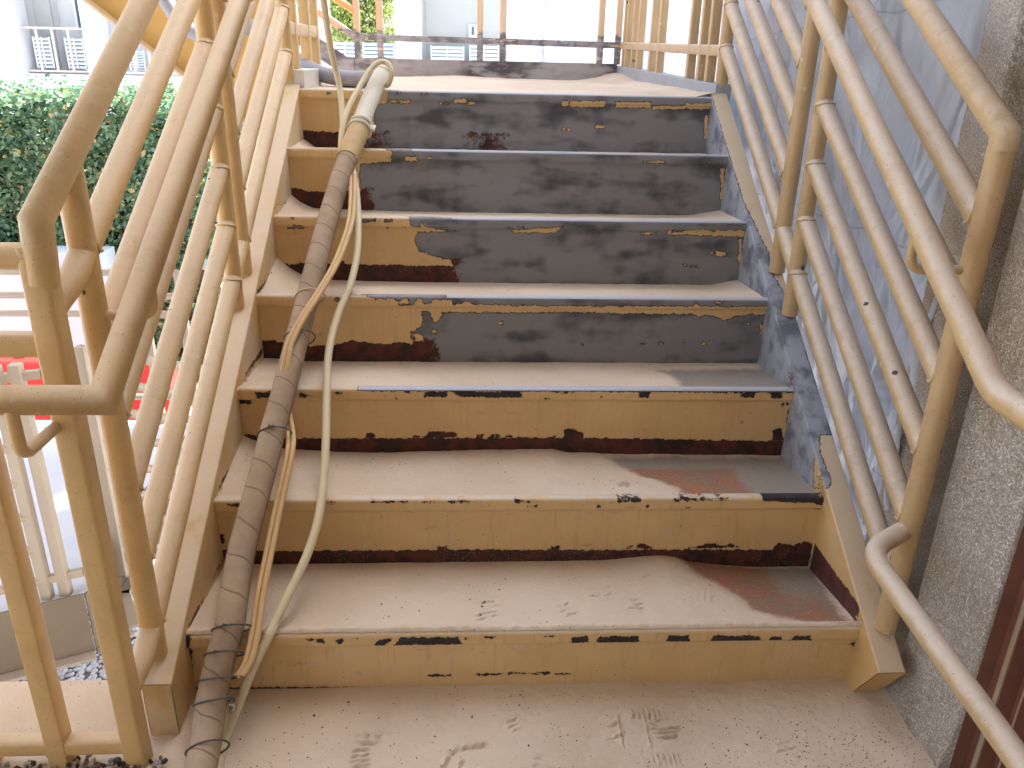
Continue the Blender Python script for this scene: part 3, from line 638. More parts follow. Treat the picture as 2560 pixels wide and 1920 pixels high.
# ------------------------------------------------------------------ curled paint flakes on the stringers' seams (surface detail of the staircase)
fl = MB()
rnd = random.Random(3)
for i in range(150):
    y = rnd.choice([.58, .62, .86, .90, .33, .36, 1.16])+rnd.uniform(-.07, .12)
    k = math.floor((y-.006)/D)+1
    z = k*R+rnd.uniform(-.006, .014)+ (.02 if k in (4, 5) else 0)
    s = rnd.uniform(.003, .008); x = rnd.uniform(.0005, .006)
    pts = [(x, y+rnd.uniform(-s, s), z+rnd.uniform(-s, s)) for _ in range(3)]
    pts = [(p[0]+rnd.uniform(0, .006), p[1], p[2]) for p in pts]
    fl.add(pts, [(0, 1, 2)], rnd.choice([0, 0, 1]))
for i in range(110):
    y = rnd.choice([.295, .30, .31, .575, .58, .02])+rnd.uniform(-.02, .02)
    z = float(ftop(y))+rnd.uniform(-.035, .004) if y > .1 else R+rnd.uniform(-.01, .02)
    s = rnd.uniform(.003, .009); x = W-rnd.uniform(.0005, .006)
    pts = [(x-rnd.uniform(0, .006), y+rnd.uniform(-s, s), z+rnd.uniform(-s, s)) for _ in range(3)]
    fl.add(pts, [(0, 1, 2)], rnd.choice([0, 1, 2]))
fo = fl.build('peeling_paint', [plain('flake tan', (.62, .40, .16)), plain('flake dark', (.05, .035, .03)), plain('flake pale', (.7, .62, .5))], stair); fo['kind'] = 'stuff'

# ------------------------------------------------------------------ floor
def floor_z(x, y, t):
    z = .012*sstep(-.16, .02, y)+.004
    z += .0022*fbm(x, y, 7, 20)+.001*fbm(x, y, 55, 21)
    z += .010*sstep(1.46, 1.58, x)*sstep(-.12, -.2, y)
    return z+prints(x, y)
fl_ = field('floor', -.02, 1.66, -.40, .022, floor_z, .0026, None); setp(fl_, kind='structure')
mb = MB(); mb.box(-3.2, -.0201, -4, .066, -.25, .003); mb.box(-.0201, 1.9, -4, -.4001, -.25, .003); mb.box(-.0201, 1.9, -.4001, .09, -.25, -.004)
fb = mb.build('floor_slab', M_DUST); setp(fb, kind='structure')
attr(fb, 'bare', [-1.]*len(fb.data.vertices)); attr(fb, 'grey', [0.]*len(fb.data.vertices))

# loose flakes and crumbs lying in the grit
rnd = random.Random(21); mb = MB()
def crumb(x, y, z, s, flat, m):
    q = Quaternion((0, 0, 1), rnd.uniform(0, 6.28)) @ Quaternion((1, 0, 0), rnd.uniform(-.4, .4)); vs = []
    k = rnd.randint(4, 6)
    for zz in (0, flat):
        for i in range(k):
            a = 6.283*i/k; r_ = s*(1 if zz == 0 else .75)*(.6+.8*((i*7919+int(x*1e4)) % 10)/10); vs.append(Vector((x, y, z))+q @ Vector((r_*math.cos(a), r_*.7*math.sin(a), zz)))
    mb.add(vs, [tuple(range(k))[::-1], tuple(range(k, 2*k))]+[(i, (i+1) % k, k+(i+1) % k, k+i) for i in range(k)], m)
for _ in range(300):
    x = rnd.uniform(.02, 1.5); y = rnd.uniform(-.36, -.01); crumb(x, y, floor_z(x, y, 0), rnd.uniform(.0008, .0024)*(1.6 if rnd.random() < .06 else 1), .001, rnd.choice([0, 0, 0, 1, 2]))
for _ in range(160):
    x = rnd.gauss(1.46, .09); y = rnd.uniform(-.36, -.12)
    if x < 1.6: crumb(x, y, floor_z(x, y, 0), rnd.uniform(.001, .0028), .001, rnd.choice([0, 0, 1]))
for _ in range(170):
    x = rnd.uniform(.05, 1.1); y = rnd.uniform(.03, .25); crumb(x, y, R-.003-.012*(y/.28), rnd.uniform(.0008, .0022), .001, rnd.choice([0, 0, 1, 2]))
for _ in range(150):
    x = rnd.uniform(.05, 1.1); y = D+rnd.uniform(.03, .25); crumb(x, y, 2*R-.003-.014*((y-D)/.28), rnd.uniform(.0008, .0022), .001, rnd.choice([0, 0, 1, 2]))
for _ in range(260):   # heap swept against the floor guard
    x = rnd.uniform(-.62, .0); y = -.195+rnd.gauss(0, .014); crumb(x, y, .004+rnd.uniform(0, .012), rnd.uniform(.003, .011), .006, rnd.choice([0, 1, 2, 3, 3]))
o = mb.build('paint_crumbs', [plain('dark crumb', (.05, .035, .03), .8), plain('rust crumb', (.22, .11, .06), .8), plain('sand crumb', (.52, .42, .30), .9), plain('grey crumb', (.30, .30, .33), .9)])
setp(o, 'scattered dark paint crumbs lying in the grit', 'debris', kind='stuff')

# ------------------------------------------------------------------ guards on the stairs
RR = .0235
def guard_panel(side, ya, yb, ext_low=False, tie=None):
    x = W+.045 if side > 0 else -.045
    hs = [.10+.158*i for i in range(7)] if side < 0 else [.142+.159*i for i in range(7)]
    g = -.05
    zr = lambda i, y: nosing(y)+hs[i]+g*i/6*(y+.03)
    nm = {(-1, 0): 'lower tan pipe guard on the left stringer, its top rail reaching the corner post', (-1, 1): 'upper tan pipe guard on the left stringer beside the grey hose',
          (1, 0): 'lower dusty pipe guard on the right stringer nearest the stucco column', (1, 1): 'upper dusty pipe guard on the right stringer in front of the plastic sheeting'}[(side, 0 if ya < .3 else 1)]
    t = thing('stair_guard', (x, ya, float(ftop(ya))), nm, 'railing', 'pipe guards on the stair')
    m = M_RAIL if side < 0 else M_RAIL_R
    for y, last in ((ya, False), (yb, True)):
        top = zr(6, y)
        mb = MB()
        z0 = float(ftop(y))
        mb.tube([(x, y, z0), (x, y, top+(0 if (y > .3 or side < 0) else 0))], RR, 24)
        # weld bead
        ring = [(x+math.cos(a)*RR*1.04, y+math.sin(a)*RR*1.04, z0+.002+.62*math.sin(a)*RR) for a in [2*math.pi*k/24 for k in range(25)]]
        mb.build('post', m, t)
    for i in range(7):
        a = ya; b = yb
        pts = [(x, a, zr(i, a)), (x, b, zr(i, b))]
        if side < 0 and ya < .3 and i in (0, 5, 6):
            yy = -.178 if i else -.165
            pts[0] = (x, yy, zr(i, yy))
            if i == 6: pts = [(-.056, -.171, zr(6, -.178)-.10), (x, -.178, zr(6, -.178))]+pts[1:]
            if i < 6: pts = [(-.062, -.160, zr(i, -.160)), (x, -.095, zr(i, -.095)), pts[1]]
        if side > 0 and ya < .3 and i == 6:
            pts = [(x, a-.004, zr(i, a)-.03), (x, a, zr(i, a)), (x, b, zr(i, b))]
        mb = MB(); mb.tube(pts, RR if i < 6 else RR*1.03, 24)
        if i < 6:      # weld beads where the rail meets its posts
            d = Vector((0, 1, .6364)).normalized(); u = Vector((1, 0, 0)); v = d.cross(u)
            for y, sg in ((a, 1), (b, -1)):
                ring = []
                for k in range(31):
                    q = 2*math.pi*k/30; cu = math.cos(q)
                    cc = Vector((x, y, zr(i, y)))+d*sg*(RR*(.30+.98*math.sqrt(max(0, 1-cu*cu*.98))))
                    ring.append(cc+u*cu*RR*1.03+v*math.sin(q)*RR*1.03+d*sg*rnd.uniform(-.0012, .0012))
                mb.tube(ring, [.0024+rnd.uniform(0, .0016) for _ in ring], 7, caps=False)
        mb.build('rail', m, t)
    return t
YC_L, YB_L, YA2_L, YA_L = -.048, .785, .90, 1.712
YC_R, YB_R, YA2_R, YA_R = -.018, .775, .922, 1.727
guard_panel(-1, YC_L, YB_L); guard_panel(-1, YA2_L, YA_L); guard_panel(1, YC_R, YB_R); guard_panel(1, YA2_R, YA_R)
# short link rail between the two panels' posts, one per side
for side, a, b in ((-1, YB_L, YA2_L), (1, YB_R, YA2_R)):
    x = W+.045 if side > 0 else -.045; h = .142 if side > 0 else .10
    mb = MB(); mb.tube([(x, a, nosing(a)+h), (x, b, nosing(b)+h)], RR, 24)
    o = mb.build('link_rail', M_RAIL if side < 0 else M_RAIL_R)
    setp(o, 'short bottom rail joining the two %s guards at mid flight' % ('left' if side < 0 else 'right'), 'railing')

# ------------------------------------------------------------------ hand rails
def bracket(parent, xh, y, zh, xp, m):
    mb = MB(); mb.tube(fillet([(xh, y, zh-.012), (xh, y, zh-.085), (xp, y, zh-.085)], .03), .009, 12)
    return mb.build('bracket', m, parent)
RH = .0215
hr = thing('handrail', (1.435, 0, .9), 'dusty pipe handrail on the right with a looped lower return beside the stucco column', 'handrail')
xh = 1.435
zh = lambda y: .902+.6315*(y+.335)
mb = MB(); mb.tube(fillet([(xh, 1.95, zh(1.72)), (xh, 1.72, zh(1.72)), (xh, -.335, zh(-.335)), (xh, -.66, .892), (xh, -.66, .80)], .03, 8), RH, 24); mb.build('rail', M_RAIL_R, hr)
mb = MB(); mb.tube([(xh, -.66, .80), (xh, -.66, .415), (xh, -.63, .415)], RH, 24); mb.build('end_post', M_RAIL_R, hr)
mb = MB(); mb.tube(fillet([(xh, -.66, .415), (xh, -.090, .447), (1.545, -.020, .450)], .085, 12), RH*.97, 24); mb.build('return_rail', M_RAIL_R, hr)
for y in (YC_R+.001, YA2_R, YA_R): bracket(hr, xh, y, zh(y), W+.045, M_RAIL_R)
hl = thing('handrail', (.06, 0, .9), 'tan pipe handrail on the left that turns the corner along the floor guard', 'handrail')
xl = .060
zl = lambda y: .868+.5955*(y+.29)
mb = MB(); mb.tube([(xl, 1.72, zl(1.72)), (xl, -.29, .868), (xl-.01, -.292, .866)][:2]+[(-1.6, -.30, .868)], RH*1.08, 28)
mb.build('rail', M_RAIL, hl)
for y in (YC_L, YA2_L, YA_L): bracket(hl, xl, y, zl(y), -.045, M_RAIL)
for x in (-.075, -.84):
    mb = MB(); mb.tube(fillet([(x, -.30, .856), (x, -.30, .775), (x, -.175, .775)], .03), .0105, 12); mb.build('bracket', M_RAILD, hl)

# ------------------------------------------------------------------ floor guard at the left
zc = nosing(-.178)+1.048-.05*(-.178+.03)
fg = thing('floor_guard', (-.06, -.17, 0), 'tan guard of square bars on the floor at the lower left corner', 'railing')
for i, x in enumerate([-.066, -.213, -.362, -.51, -.66, -.81, -.96, -1.11]):
    mb = MB(); z1 = zc-.040 if i == 0 else 1.05
    if i == 0: x = -.060
    mb.bar((x, -.168, .0), (x, -.168, z1), .040, .040, .005, up=(0, 1, 0)) if i else mb.bar((x, -.170, 0), (x, -.170, z1), .044, .044, .008, up=(0, 1, 0))
    mb.build('post' if i == 0 else 'baluster', M_RAILD, fg)
for z, hgt in ((.052, .036), (.915, .040)):
    mb = MB(); mb.bar((-.062, -.169, z), (-1.6, -.169, z), .034, hgt, .008)
    mb.build('rail', M_RAILD, fg)
mb = MB(); zc = nosing(-.178)+1.048-.05*(-.178+.03)
mb.tube([(-.060, -.171, 1.062), (-1.6, -.171, 1.062)], .0212, 24)
mb.build('top_rail', M_RAILD, fg)

# ------------------------------------------------------------------ upper landing
ZL = 7*R
ul = thing('upper_landing', (W/2, 2.8, ZL), 'upper landing deck under white grit with grey toe plates at the top of the stairs', 'landing')
def land_z(x, y, t):
    z = -.006+.006*fbm(x, y, 3.3, 40)+.0015*fbm(x, y, 40, 41)
    z += .03*sstep(1.25, 1.53, x)*sstep(3.2, 3.8, y)+.012*math.exp(-((x-.55)/.25)**2)*sstep(3.6, 3.9, y)-.006*sstep(.0, .12, t)*0
    z += .02*sstep(1.40, 1.53, x)
    return ZL+z
field('deck', -.10, 1.53, 6*D+.016, 3.91, land_z, .02, ul)
def toe(a, b, z0, z1, th, name='toe_plate', mat=None):
    a = Vector(a); b = Vector(b); d = (b-a).normalized(); n = Vector((-d.y, d.x))
    mb = MB(); c = [a-n*0, b-n*0, b+n*th, a+n*th]
    vs = [(p.x, p.y, z0) for p in c]+[(p.x, p.y, z1) for p in c]
    mb.add(vs, [(3, 2, 1, 0), (4, 5, 6, 7), (0, 1, 5, 4), (1, 2, 6, 5), (2, 3, 7, 6), (3, 0, 4, 7)])
    return mb.build(name, mat or M_TOE, ul, bevel=.002)
toe((-.16, 3.912), (1.53, 3.912), ZL-.25, ZL+.095, .012)
M_BLUETOE = plain('pale blue grey steel', (.34, .38, .43), .5, .15, 9, .001, 150)
mbt = MB(); mbt.add([(1.531, 1.705, ZL-.22), (1.592, 1.705, ZL-.22), (1.592, 3.93, ZL-.22), (1.531, 3.93, ZL-.22), (1.531, 1.705, ZL+.045), (1.592, 1.705, ZL+.045), (1.592, 3.93, ZL+.085), (1.531, 3.93, ZL+.085)],
   [(3, 2, 1, 0), (4, 5, 6, 7), (0, 1, 5, 4), (1, 2, 6, 5), (2, 3, 7, 6), (3, 0, 4, 7)]); mbt.build('toe_plate', M_BLUETOE, ul, bevel=.003)
M_LTOE = plain('dusty white steel', (.66, .62, .56), .6, .1, 12, .001, 120)
mbt = MB(); mbt.box(-.095, .015, 1.705, 2.33, ZL-.22, ZL+.062); mbt.build('curb', M_LTOE, ul, bevel=.003)
mbt = MB(); mbt.box(-.12, 1.50, 1.75, 3.90, ZL-.06, ZL-.03); mbt.build('deck_plate', M_TOE, ul)

def sq(name, x, y, z0, z1, m, t, w=.038):
    mb = MB(); mb.bar((x, y, z0), (x, y, z1), w, w, .004, up=(0, 1, 0)); return mb.build(name, m, t)
bg = thing('landing_guard', (.7, 3.93, ZL), 'far guard of the upper landing, posts half stripped to grey steel', 'railing', 'guards round the upper landing')
for x in (-.076, .063, .673, .814, 1.419, 1.53): sq('baluster', x, 3.935, ZL+.09, 2.33, M_POSTB, bg)
mb = MB(); mb.bar((-.10, 3.935, 1.458), (1.55, 3.935, 1.446), .03, .036, .004); mb.build('rail', mat_partbare('stripped rail', 3.0), bg)
mb = MB(); mb.tube([(-.12, 3.935, 2.345), (1.56, 3.935, 2.345)], .024); mb.build('top_rail', M_RAIL, bg)
rg = thing('landing_guard', (1.56, 2.8, ZL), 'right guard of the upper landing, paired tan balusters before the white sheeting', 'railing', 'guards round the upper landing')
for y in (1.90, 2.03, 2.21, 2.82, 3.01, 3.35, 3.52, 3.72, 3.82): sq('baluster', 1.558, y, ZL+.05, 2.33, M_RAIL_R, rg, .036)
mb = MB(); mb.bar((1.558, 1.735, 1.405), (1.558, 3.93, 1.446), .034, .04, .005); mb.build('rail', M_RAIL_R, rg)
mb = MB(); mb.tube([(1.558, 1.735, 2.32), (1.558, 3.93, 2.345)], .024); mb.build('top_rail', M_RAIL_R, rg)
lg = thing('landing_guard', (-.05, 2.0, ZL), 'short left guard of the upper landing, tan balusters on a white curb', 'railing', 'guards round the upper landing')
for y in (1.84, 2.10, 2.29): sq('baluster', -.045, y, ZL+.055, 2.33, M_RAIL, lg, .04)
mb = MB(); mb.bar((-.045, 1.74, 1.445), (-.045, 2.31, 1.445), .036, .046, .006); mb.build('rail', M_RAIL, lg)
mb = MB(); mb.tube([(-.045, 1.74, 2.30), (-.045, 2.31, 2.30)], .024); mb.build('top_rail', M_RAIL, lg)

# ------------------------------------------------------------------ upward flight to the left
uf = thing('upper_staircase', (-.6, 3.0, ZL), 'tan steel flight rising to the left from the upper landing', 'staircase')
M_UPAINT = plain('upper flight paint', (.62, .36, .10), .5, .12, 4, .001, 60)
M_ULIP = plain('upper flight flange', (.66, .50, .30), .55, .1, 8)
S2 = .785
def flight_web(y, x0, x1, zt0, dep, th, m, name):
    mb = MB(); zt = lambda x: zt0+(x0-x)*S2
    vs = []
    for yy in (y, y+th):
        vs += [(x0, yy, zt(x0)-dep), (x1, yy, zt(x1)-dep), (x1, yy, zt(x1)), (x0, yy, zt(x0))]
    mb.add(vs, [(3, 2, 1, 0), (4, 5, 6, 7), (0, 1, 5, 4), (1, 2, 6, 5), (2, 3, 7, 6), (3, 0, 4, 7)]); return mb.build(name, m, uf)
# near stringer: lower edge passes (-.63, 1.267) and (-.98, 1.545) at y = 2.3
flight_web(2.36, -.20, -3.0, 1.267-.43*.785+.80, .80, .008, M_UPAINT, 'stringer')
mb = MB(); z0 = 1.267-.43*.785
vs = []
for x in (-.20, -3.0):
    z = z0+(-.20-x)*S2
    vs += [(x, 2.29, z), (x, 2.36, z), (x, 2.36, z+.012), (x, 2.29, z+.012)]
mb.add(vs, [(0, 1, 2, 3), (7, 6, 5, 4), (0, 4, 5, 1), (1, 5, 6, 2), (2, 6, 7, 3), (3, 7, 4, 0)]); mb.build('flange', M_ULIP, uf)
for j in range(11):   # tread pans seen from below
    x = -.38-j*.27; z = z0+.42+j*.27*S2
    mb = MB(); mb.box(x-.27, x, 2.37, 3.90, z, z+.006); mb.box(x-.272, x-.266, 2.37, 3.90, z, z+.2); mb.build('tread', M_UPAINT, uf)
# far stringer, stripped grey
mb = MB()
vs = []
for yy in (3.905, 3.915):
    vs += [(-.10, yy, 1.20), (-3.0, yy, 1.20+2.9*.62), (-3.0, yy, 1.345+2.86*.62), (-.142, yy, 1.345), (-.10, yy, 1.34)]
mb.add(vs, [(4, 3, 2, 1, 0), (5, 6, 7, 8, 9), (0, 1, 6, 5), (1, 2, 7, 6), (2, 3, 8, 7), (3, 4, 9, 8), (4, 0, 5, 9)]); mb.build('stringer', M_TOE, uf)
ug = thing('stair_guard', (-.3, 3.93, 1.6), 'sloping pipe guard of the upper flight seen beyond the short left landing guard', 'railing')
for dz in (0, .145, .29, .435, .58): 
    mb = MB(); mb.tube([(-.085, 3.935, 1.455+dz), (-3.0, 3.935, 1.455+dz+2.915*.62)], .022, 14); mb.build('rail', M_POSTB if dz == 0 else M_RAIL, ug)

# ------------------------------------------------------------------ hoses
def hose_obj(name, pts, r, m, parent, n=8, seg=28, lap=None, r_end=None):
    P = catmull(pts, n); mb = MB()
    rr = r if not r_end else [r+(r_end-r)*i/(len(P)-1) for i in range(len(P))]
    mb.tube(P, rr, seg); o = mb.build(name, m, parent)
    if lap:
        L = 0; vals = []; acc = [0]
        for a, b in zip(P, P[1:]): L += (b-a).length; acc.append(L)
        for i in range(len(P)):
            for k in range(seg): vals.append(acc[i]/lap+k/seg)
        # caps repeat the end rings
        vals += vals[:seg]+vals[-seg:]
        # the seam ring wraps: push it as is
        attr(o, 'lap', vals[:len(o.data.vertices)])
    return o
bh = thing('blast_hose', (.1, -.1, 0), 'thick taped blasting hose lying up the stairs, brown below, white above its coupling', 'hose')
HP = [(.120, -.62, .040), (.104, -.42, .040), (.092, -.27, .046), (.086, -.19, .062), (.083, -.125, .103), (.089, -.07, .157), (.101, -.005, .213), (.1, .045, .248), (.099, .128, .301), (.107, .226, .363), (.117, .321, .424), (.124, .411, .481), (.134, .507, .542), (.146, .65, .633), (.158, .79, .722), (.176, 1.00, .855), (.200, 1.208, .988), (.220, 1.324, 1.062)]
o = hose_obj('taped_section', HP, .0315, M_HOSE, bh, 10, 28, lap=.082)
hose_obj('sleeve', [(.214, 1.30, 1.045), (.222, 1.34, 1.072), (.240, 1.42, 1.124)], .036, M_COUP, bh)
hose_obj('white_section', [(.238, 1.405, 1.114), (.256, 1.52, 1.188), (.281, 1.64, 1.26), (.303, 1.725, 1.312)], .0305, M_WHITEH, bh)
mb = MB()
for c, dz, rr_ in (((.243, 1.427, 1.128), 0, .037), ((.247, 1.448, 1.142), 0, .035)):
    d = Vector((.15, .8, .55)).normalized(); u = d.cross(Vector((0, 0, 1))).normalized(); v = u.cross(d)
    ring = [Vector(c)+u*math.cos(a)*rr_+v*math.sin(a)*rr_ for a in [2*math.pi*k/28 for k in range(29)]]
    mb.tube(ring, .006, 10, caps=False)
for a in (0, math.pi):
    c = Vector((.244, 1.436, 1.134)); p = c+u*math.cos(a)*.036+v*.004
    mb.tube([p, p+u*math.cos(a)*.013, p+u*math.cos(a)*.013-d*.02], .006, 8)
mb.build('coupling', M_WHITEH, bh)
mb = MB(); d = Vector((.12, .8, .5)).normalized()
mb.tube([Vector((.298, 1.70, 1.297)), Vector((.303, 1.725, 1.312)), Vector((.3055, 1.738, 1.319))], [.033, .0345, .029], 28); mb.build('end_collar', M_WHITEH, bh)
def ring_at(path, idx, r, tr, m, name, parent, tilt=.0, tail=None):
    P = catmull(path, 10); i = min(len(P)-2, int(idx*(len(P)-1))); c = P[i]; d = (P[i+1]-P[i]).normalized()
    u = d.cross(Vector((0, 0, 1))).normalized(); v = u.cross(d)
    mb = MB(); ring = [c+u*math.cos(a)*r*1.18+v*math.sin(a)*r+d*(tilt*math.cos(a)*r)+u*.18*r for a in [2*math.pi*k/26 for k in range(27)]]
    mb.tube(ring, tr, 8, caps=False)
    if tail:
        p = c+v*r*1.02+u*.006; mb.tube([p-u*.008, p+v*.004, p+u*.010+v*.007], tr*.9, 6)
        mb.tube([p-u*.004+v*.003, p+v*.010-u*.002], tr*.9, 6)
    return mb.build(name, m, parent)
L_ = lambda y: None
def at_y(y):
    P = catmull(HP, 10)
    return min(range(len(P)), key=lambda i: abs(P[i].y-y))/(len(P)-1)
for y, m, tl in ((.79, M_TIEW, 0), (.665, M_TIE, 0), (.405, M_TIE, 1), (-.012, M_TIE, 1), (-.052, M_TIE, 1), (-.085, M_TIE, 0), (-.118, M_TIE, 0), (-.20, M_TIE, 0)):
    ring_at(HP, at_y(y), .0345, .0022, m, 'wire_tie', bh, .25, tl)
mb = MB(); mb.box(.118, .130, -.125, -.105, .085, .105); mb.build('clamp', M_CHROME, bh, bevel=.002)
# grey hose that comes down over the landing
gh = hose_obj('grey_hose', [(.300, 1.775, 1.325), (.295, 1.84, 1.315), (.26, 1.92, 1.285), (.19, 1.97, 1.272), (.105, 1.99, 1.274), (.0, 2.06, 1.292), (-.09, 2.12, 1.335), (-.17, 2.18, 1.395), (-.26, 2.22, 1.452), (-.34, 2.22, 1.452), (-.41, 2.2, 1.425), (-.50, 2.2, 1.425), (-.575, 2.2, 1.485), (-.63, 2.2, 1.60), (-.68, 2.2, 1.8), (-.74, 2.2, 2.1)], .031, M_GREYH, None)
setp(gh, 'grey rubber hose dropping over the left guard onto the upper landing', 'hose')
c1 = CR1[:-4]+[(.186, -.004, .190), (.157, -.055, .142), (.133, -.078, .085), (.112, -.115, .035), (.107, -.16, .022), (.116, -.24, .020), (.13, -.4, .02), (.16, -.62, .02)]
ch = hose_obj('air_hose', c1, .0105, M_CREAM, None, 8, 16); setp(ch, 'thin cream air hose hanging in from above and running down right of the taped hose', 'hose')
lh = hose_obj('air_hose', [(.20, 1.30, 1.018), (.188, 1.345, 1.062)]+CR2[1:]+[(.318, 1.66, 1.262), (.30, 1.72, 1.262)], .0095, M_CREAM, None, 8, 16); setp(lh, 'thin cream hose looping over the open end of the white hose section', 'hose')
TN = TAN[:-2]+[(.146, -.07, .165), (.131, -.09, .146)]
for i, (dx, dz) in enumerate(((0, 0), (.013, .004))):
    p = [(a+dx, b, c+dz) for a, b, c in TN]
    o = hose_obj('control_cable', p, .0065, M_TAN, None, 8, 12)
    setp(o, 'tan control cable tied to the hose, %s of the pair' % ('left' if i == 0 else 'right'), 'cable', 'tan cables tied to the blasting hose')

# ------------------------------------------------------------------ right side: sheeting, stucco, fluted door
def sheet(name, f, nu, nv, label, m=M_SHEET):
    mb = MB(); P = [[f(i/(nu-1), j/(nv-1)) for i in range(nu)] for j in range(nv)]
    mb.grid(P); o = mb.build(name, m); setp(o, label, 'plastic sheet')
    s = o.modifiers.new('thick', 'SOLIDIFY'); s.thickness = .001
    return o
def f1(u, v):
    y = .21+u*4.25; z = -.6+v*6.2
    fold = .030*noise.noise(Vector((y*2.6, z*.8, 1)))+.034*abs(noise.noise(Vector((y*5+z*2.1, z*1.6-y*.8, 5))))+.014*abs(noise.noise(Vector((y*10-z*5, z*4, 9))))
    # hanging vertical pleats near the near edge
    e = math.exp(-(y-.21)/.12)
    x = 1.665+.035*sstep(.2, .9, y)+fold*1.5-.020*e*(.6+.4*math.sin((y-.21)*60))
    # taped laps between strips
    for zs in (.42, 1.02, 1.58):
        q = zs+.02*math.sin(y*2)-.03*(y-1)
        x -= .008*(1 if z > q else 0)*sstep(q+.25, q, z)
    return (x, y+.012*noise.noise(Vector((z*2, 7, 0)))*e, z)
sheet('plastic_sheet', f1, 260, 280, 'white plastic sheeting hung behind the right stair guard')
def f2(u, v):
    x = .86+u*2.6; z = -.8+v*6.3
    return (x, 4.62+.05*noise.noise(Vector((x*3, z*.5, 2)))+.02*noise.noise(Vector((x*11, z*1.1, 3))), z)
sheet('plastic_sheet', f2, 120, 110, 'bright white sheeting hanging beyond the far landing guard')

mb = MB()   # stucco column nearest the viewer: rounded arris, swollen foot
prof = []
for j in range(70):
    z = -.01+2.9*(j/69)**1.5
    b = .035*math.exp(-z/.05)*0+.016*sstep(.16, .0, z)
    row = []
    for i in range(14):
        a = math.pi/2*i/13; r = .018
        row.append((1.612-b+r-r*math.sin(a), -.012+b*.5-r+r*math.cos(a), z))
    row = [(1.9, -.012+b*.5, z)]+row+[(1.612-b+.0015*noise.noise(Vector((yy*20, z*20, 0))), yy, z) for yy in np.linspace(-.048, -.246, 30)]+[(1.9, -.246, z)]
    prof.append(row)
mb.grid(prof); o = mb.build('stucco_column', M_STUCCO); setp(o, 'rough beige stucco column at the right edge beside the looped handrail', 'column')
mb = MB(); mb.grid([[(1.648+.002*noise.noise(Vector((y*30, z*30, 0))) , y, z) for y in np.linspace(.27, .165, 24)]+[(1.654, .156, z), (1.72, .152, z), (1.80, .150, z)]+[(1.810+.002*noise.noise(Vector((yy*40, z*25, 4))), yy, z) for yy in np.linspace(.140, -.05, 20)] for z in np.linspace(-.3, 2.9, 90)])
o = mb.build('stucco_wall', M_STUCCO); setp(o, 'strip of rough stucco wall between the column groove and the plastic sheeting', 'wall')
# fluted metal shutter nearer the viewer
M_RUSTP = plain('red brown metal', (.155, .055, .035), .6, .25, 12, .001, 90); M_BEIGEP = plain('dusty fluted metal', (.36, .27, .185), .6, .15, 10, .001, 90)
mb = MB(); ys = []; xs = []; prof = []
y = -.247; pat = [(0, 1.618, 0), (-.012, 1.640, 0), (-.028, 1.642, 1), (-.046, 1.628, 1), (-.058, 1.626, 0), (-.070, 1.650, 0), (-.088, 1.652, 1), (-.108, 1.632, 1)]
per = -.118; pp = []
for n in range(9):
    for dy, x, mi in pat: pp.append((x, y+per*n+dy, mi))
for (x0, y0, mi), (x1, y1, _) in zip(pp, pp[1:]):
    mb.add([(x0, y0, -.01), (x1, y1, -.01), (x1, y1, 2.9), (x0, y0, 2.9)], [(0, 1, 2, 3)], mi)
o = mb.build('metal_shutter', [M_RUSTP, M_BEIGEP]); setp(o, 'fluted red-brown and beige metal panel at the lower right corner', 'shutter')
so = o.modifiers.new('t', 'SOLIDIFY'); so.thickness = .003; so.offset = 1

# ------------------------------------------------------------------ lower level at the left
GZ = -1.75; PZ = -.80
M_PLAT = plain('pale grit deck', (.58, .61, .66), .9, .06, 3, .002, 60)
M_FASC = plain('weathered channel', (.20, .15, .10), .7, .3, 4, .001, 60)
M_FLIP = plain('channel lip', (.40, .33, .26), .7, .12, 6)
lp = thing('lower_landing', (-1.6, 2.4, PZ), 'lower steel landing with white deck and dark channel edge seen through the left guards', 'landing')
outl = [(-4.2, -.05), (-1.308, 1.345), (-1.025, 1.467), (-.950, 1.60), (-1.10, 1.86), (-1.10, 3.24), (-4.2, 3.24)]
mb = MB(); n = len(outl)
mb.add([(x, y, PZ) for x, y in outl]+[(x, y, PZ-.02) for x, y in outl], [tuple(range(n)), tuple(range(n, 2*n))[::-1]]+[(i, i+n, (i+1) % n+n, (i+1) % n) for i in range(n)])
mb.build('deck', M_PLAT, lp)
for i in (0, 1, 2, 3, 4):
    a = Vector(outl[i]); b = Vector(outl[i+1]); d = (b-a).normalized(); nn = Vector((d.y, -d.x))
    mb = MB(); e = .004
    c = [a+nn*e, b+nn*e, b+nn*(e+.008), a+nn*(e+.008)]
    mb.add([(p.x, p.y, PZ-.29) for p in c]+[(p.x, p.y, PZ+.012) for p in c], [(3, 2, 1, 0), (4, 5, 6, 7), (0, 1, 5, 4), (1, 2, 6, 5), (2, 3, 7, 6), (3, 0, 4, 7)])
    c = [a+nn*(e+.009), b+nn*(e+.009), b+nn*(e+.06), a+nn*(e+.06)]
    mb.add([(p.x, p.y, PZ-.30) for p in c]+[(p.x, p.y, PZ-.285) for p in c], [(3, 2, 1, 0), (4, 5, 6, 7), (0, 1, 5, 4), (1, 2, 6, 5), (2, 3, 7, 6), (3, 0, 4, 7)], 1)
    mb.build('edge_channel', [M_FASC, M_FLIP], lp)
ng = thing('landing_guard', (-1.2, 1.5, PZ), 'pale guard along the near edge of the lower landing', 'railing', 'guards of the lower landing')
pA, pB, pC = (-1.166, 1.452), (-1.100, 1.476), (-1.085, 1.74)
for p in (pA, pB, pC, (-1.9, 1.10), (-1.0, 1.56)): sq('post', p[0], p[1], PZ, PZ+1.05, M_BACKRAIL, ng, .042)
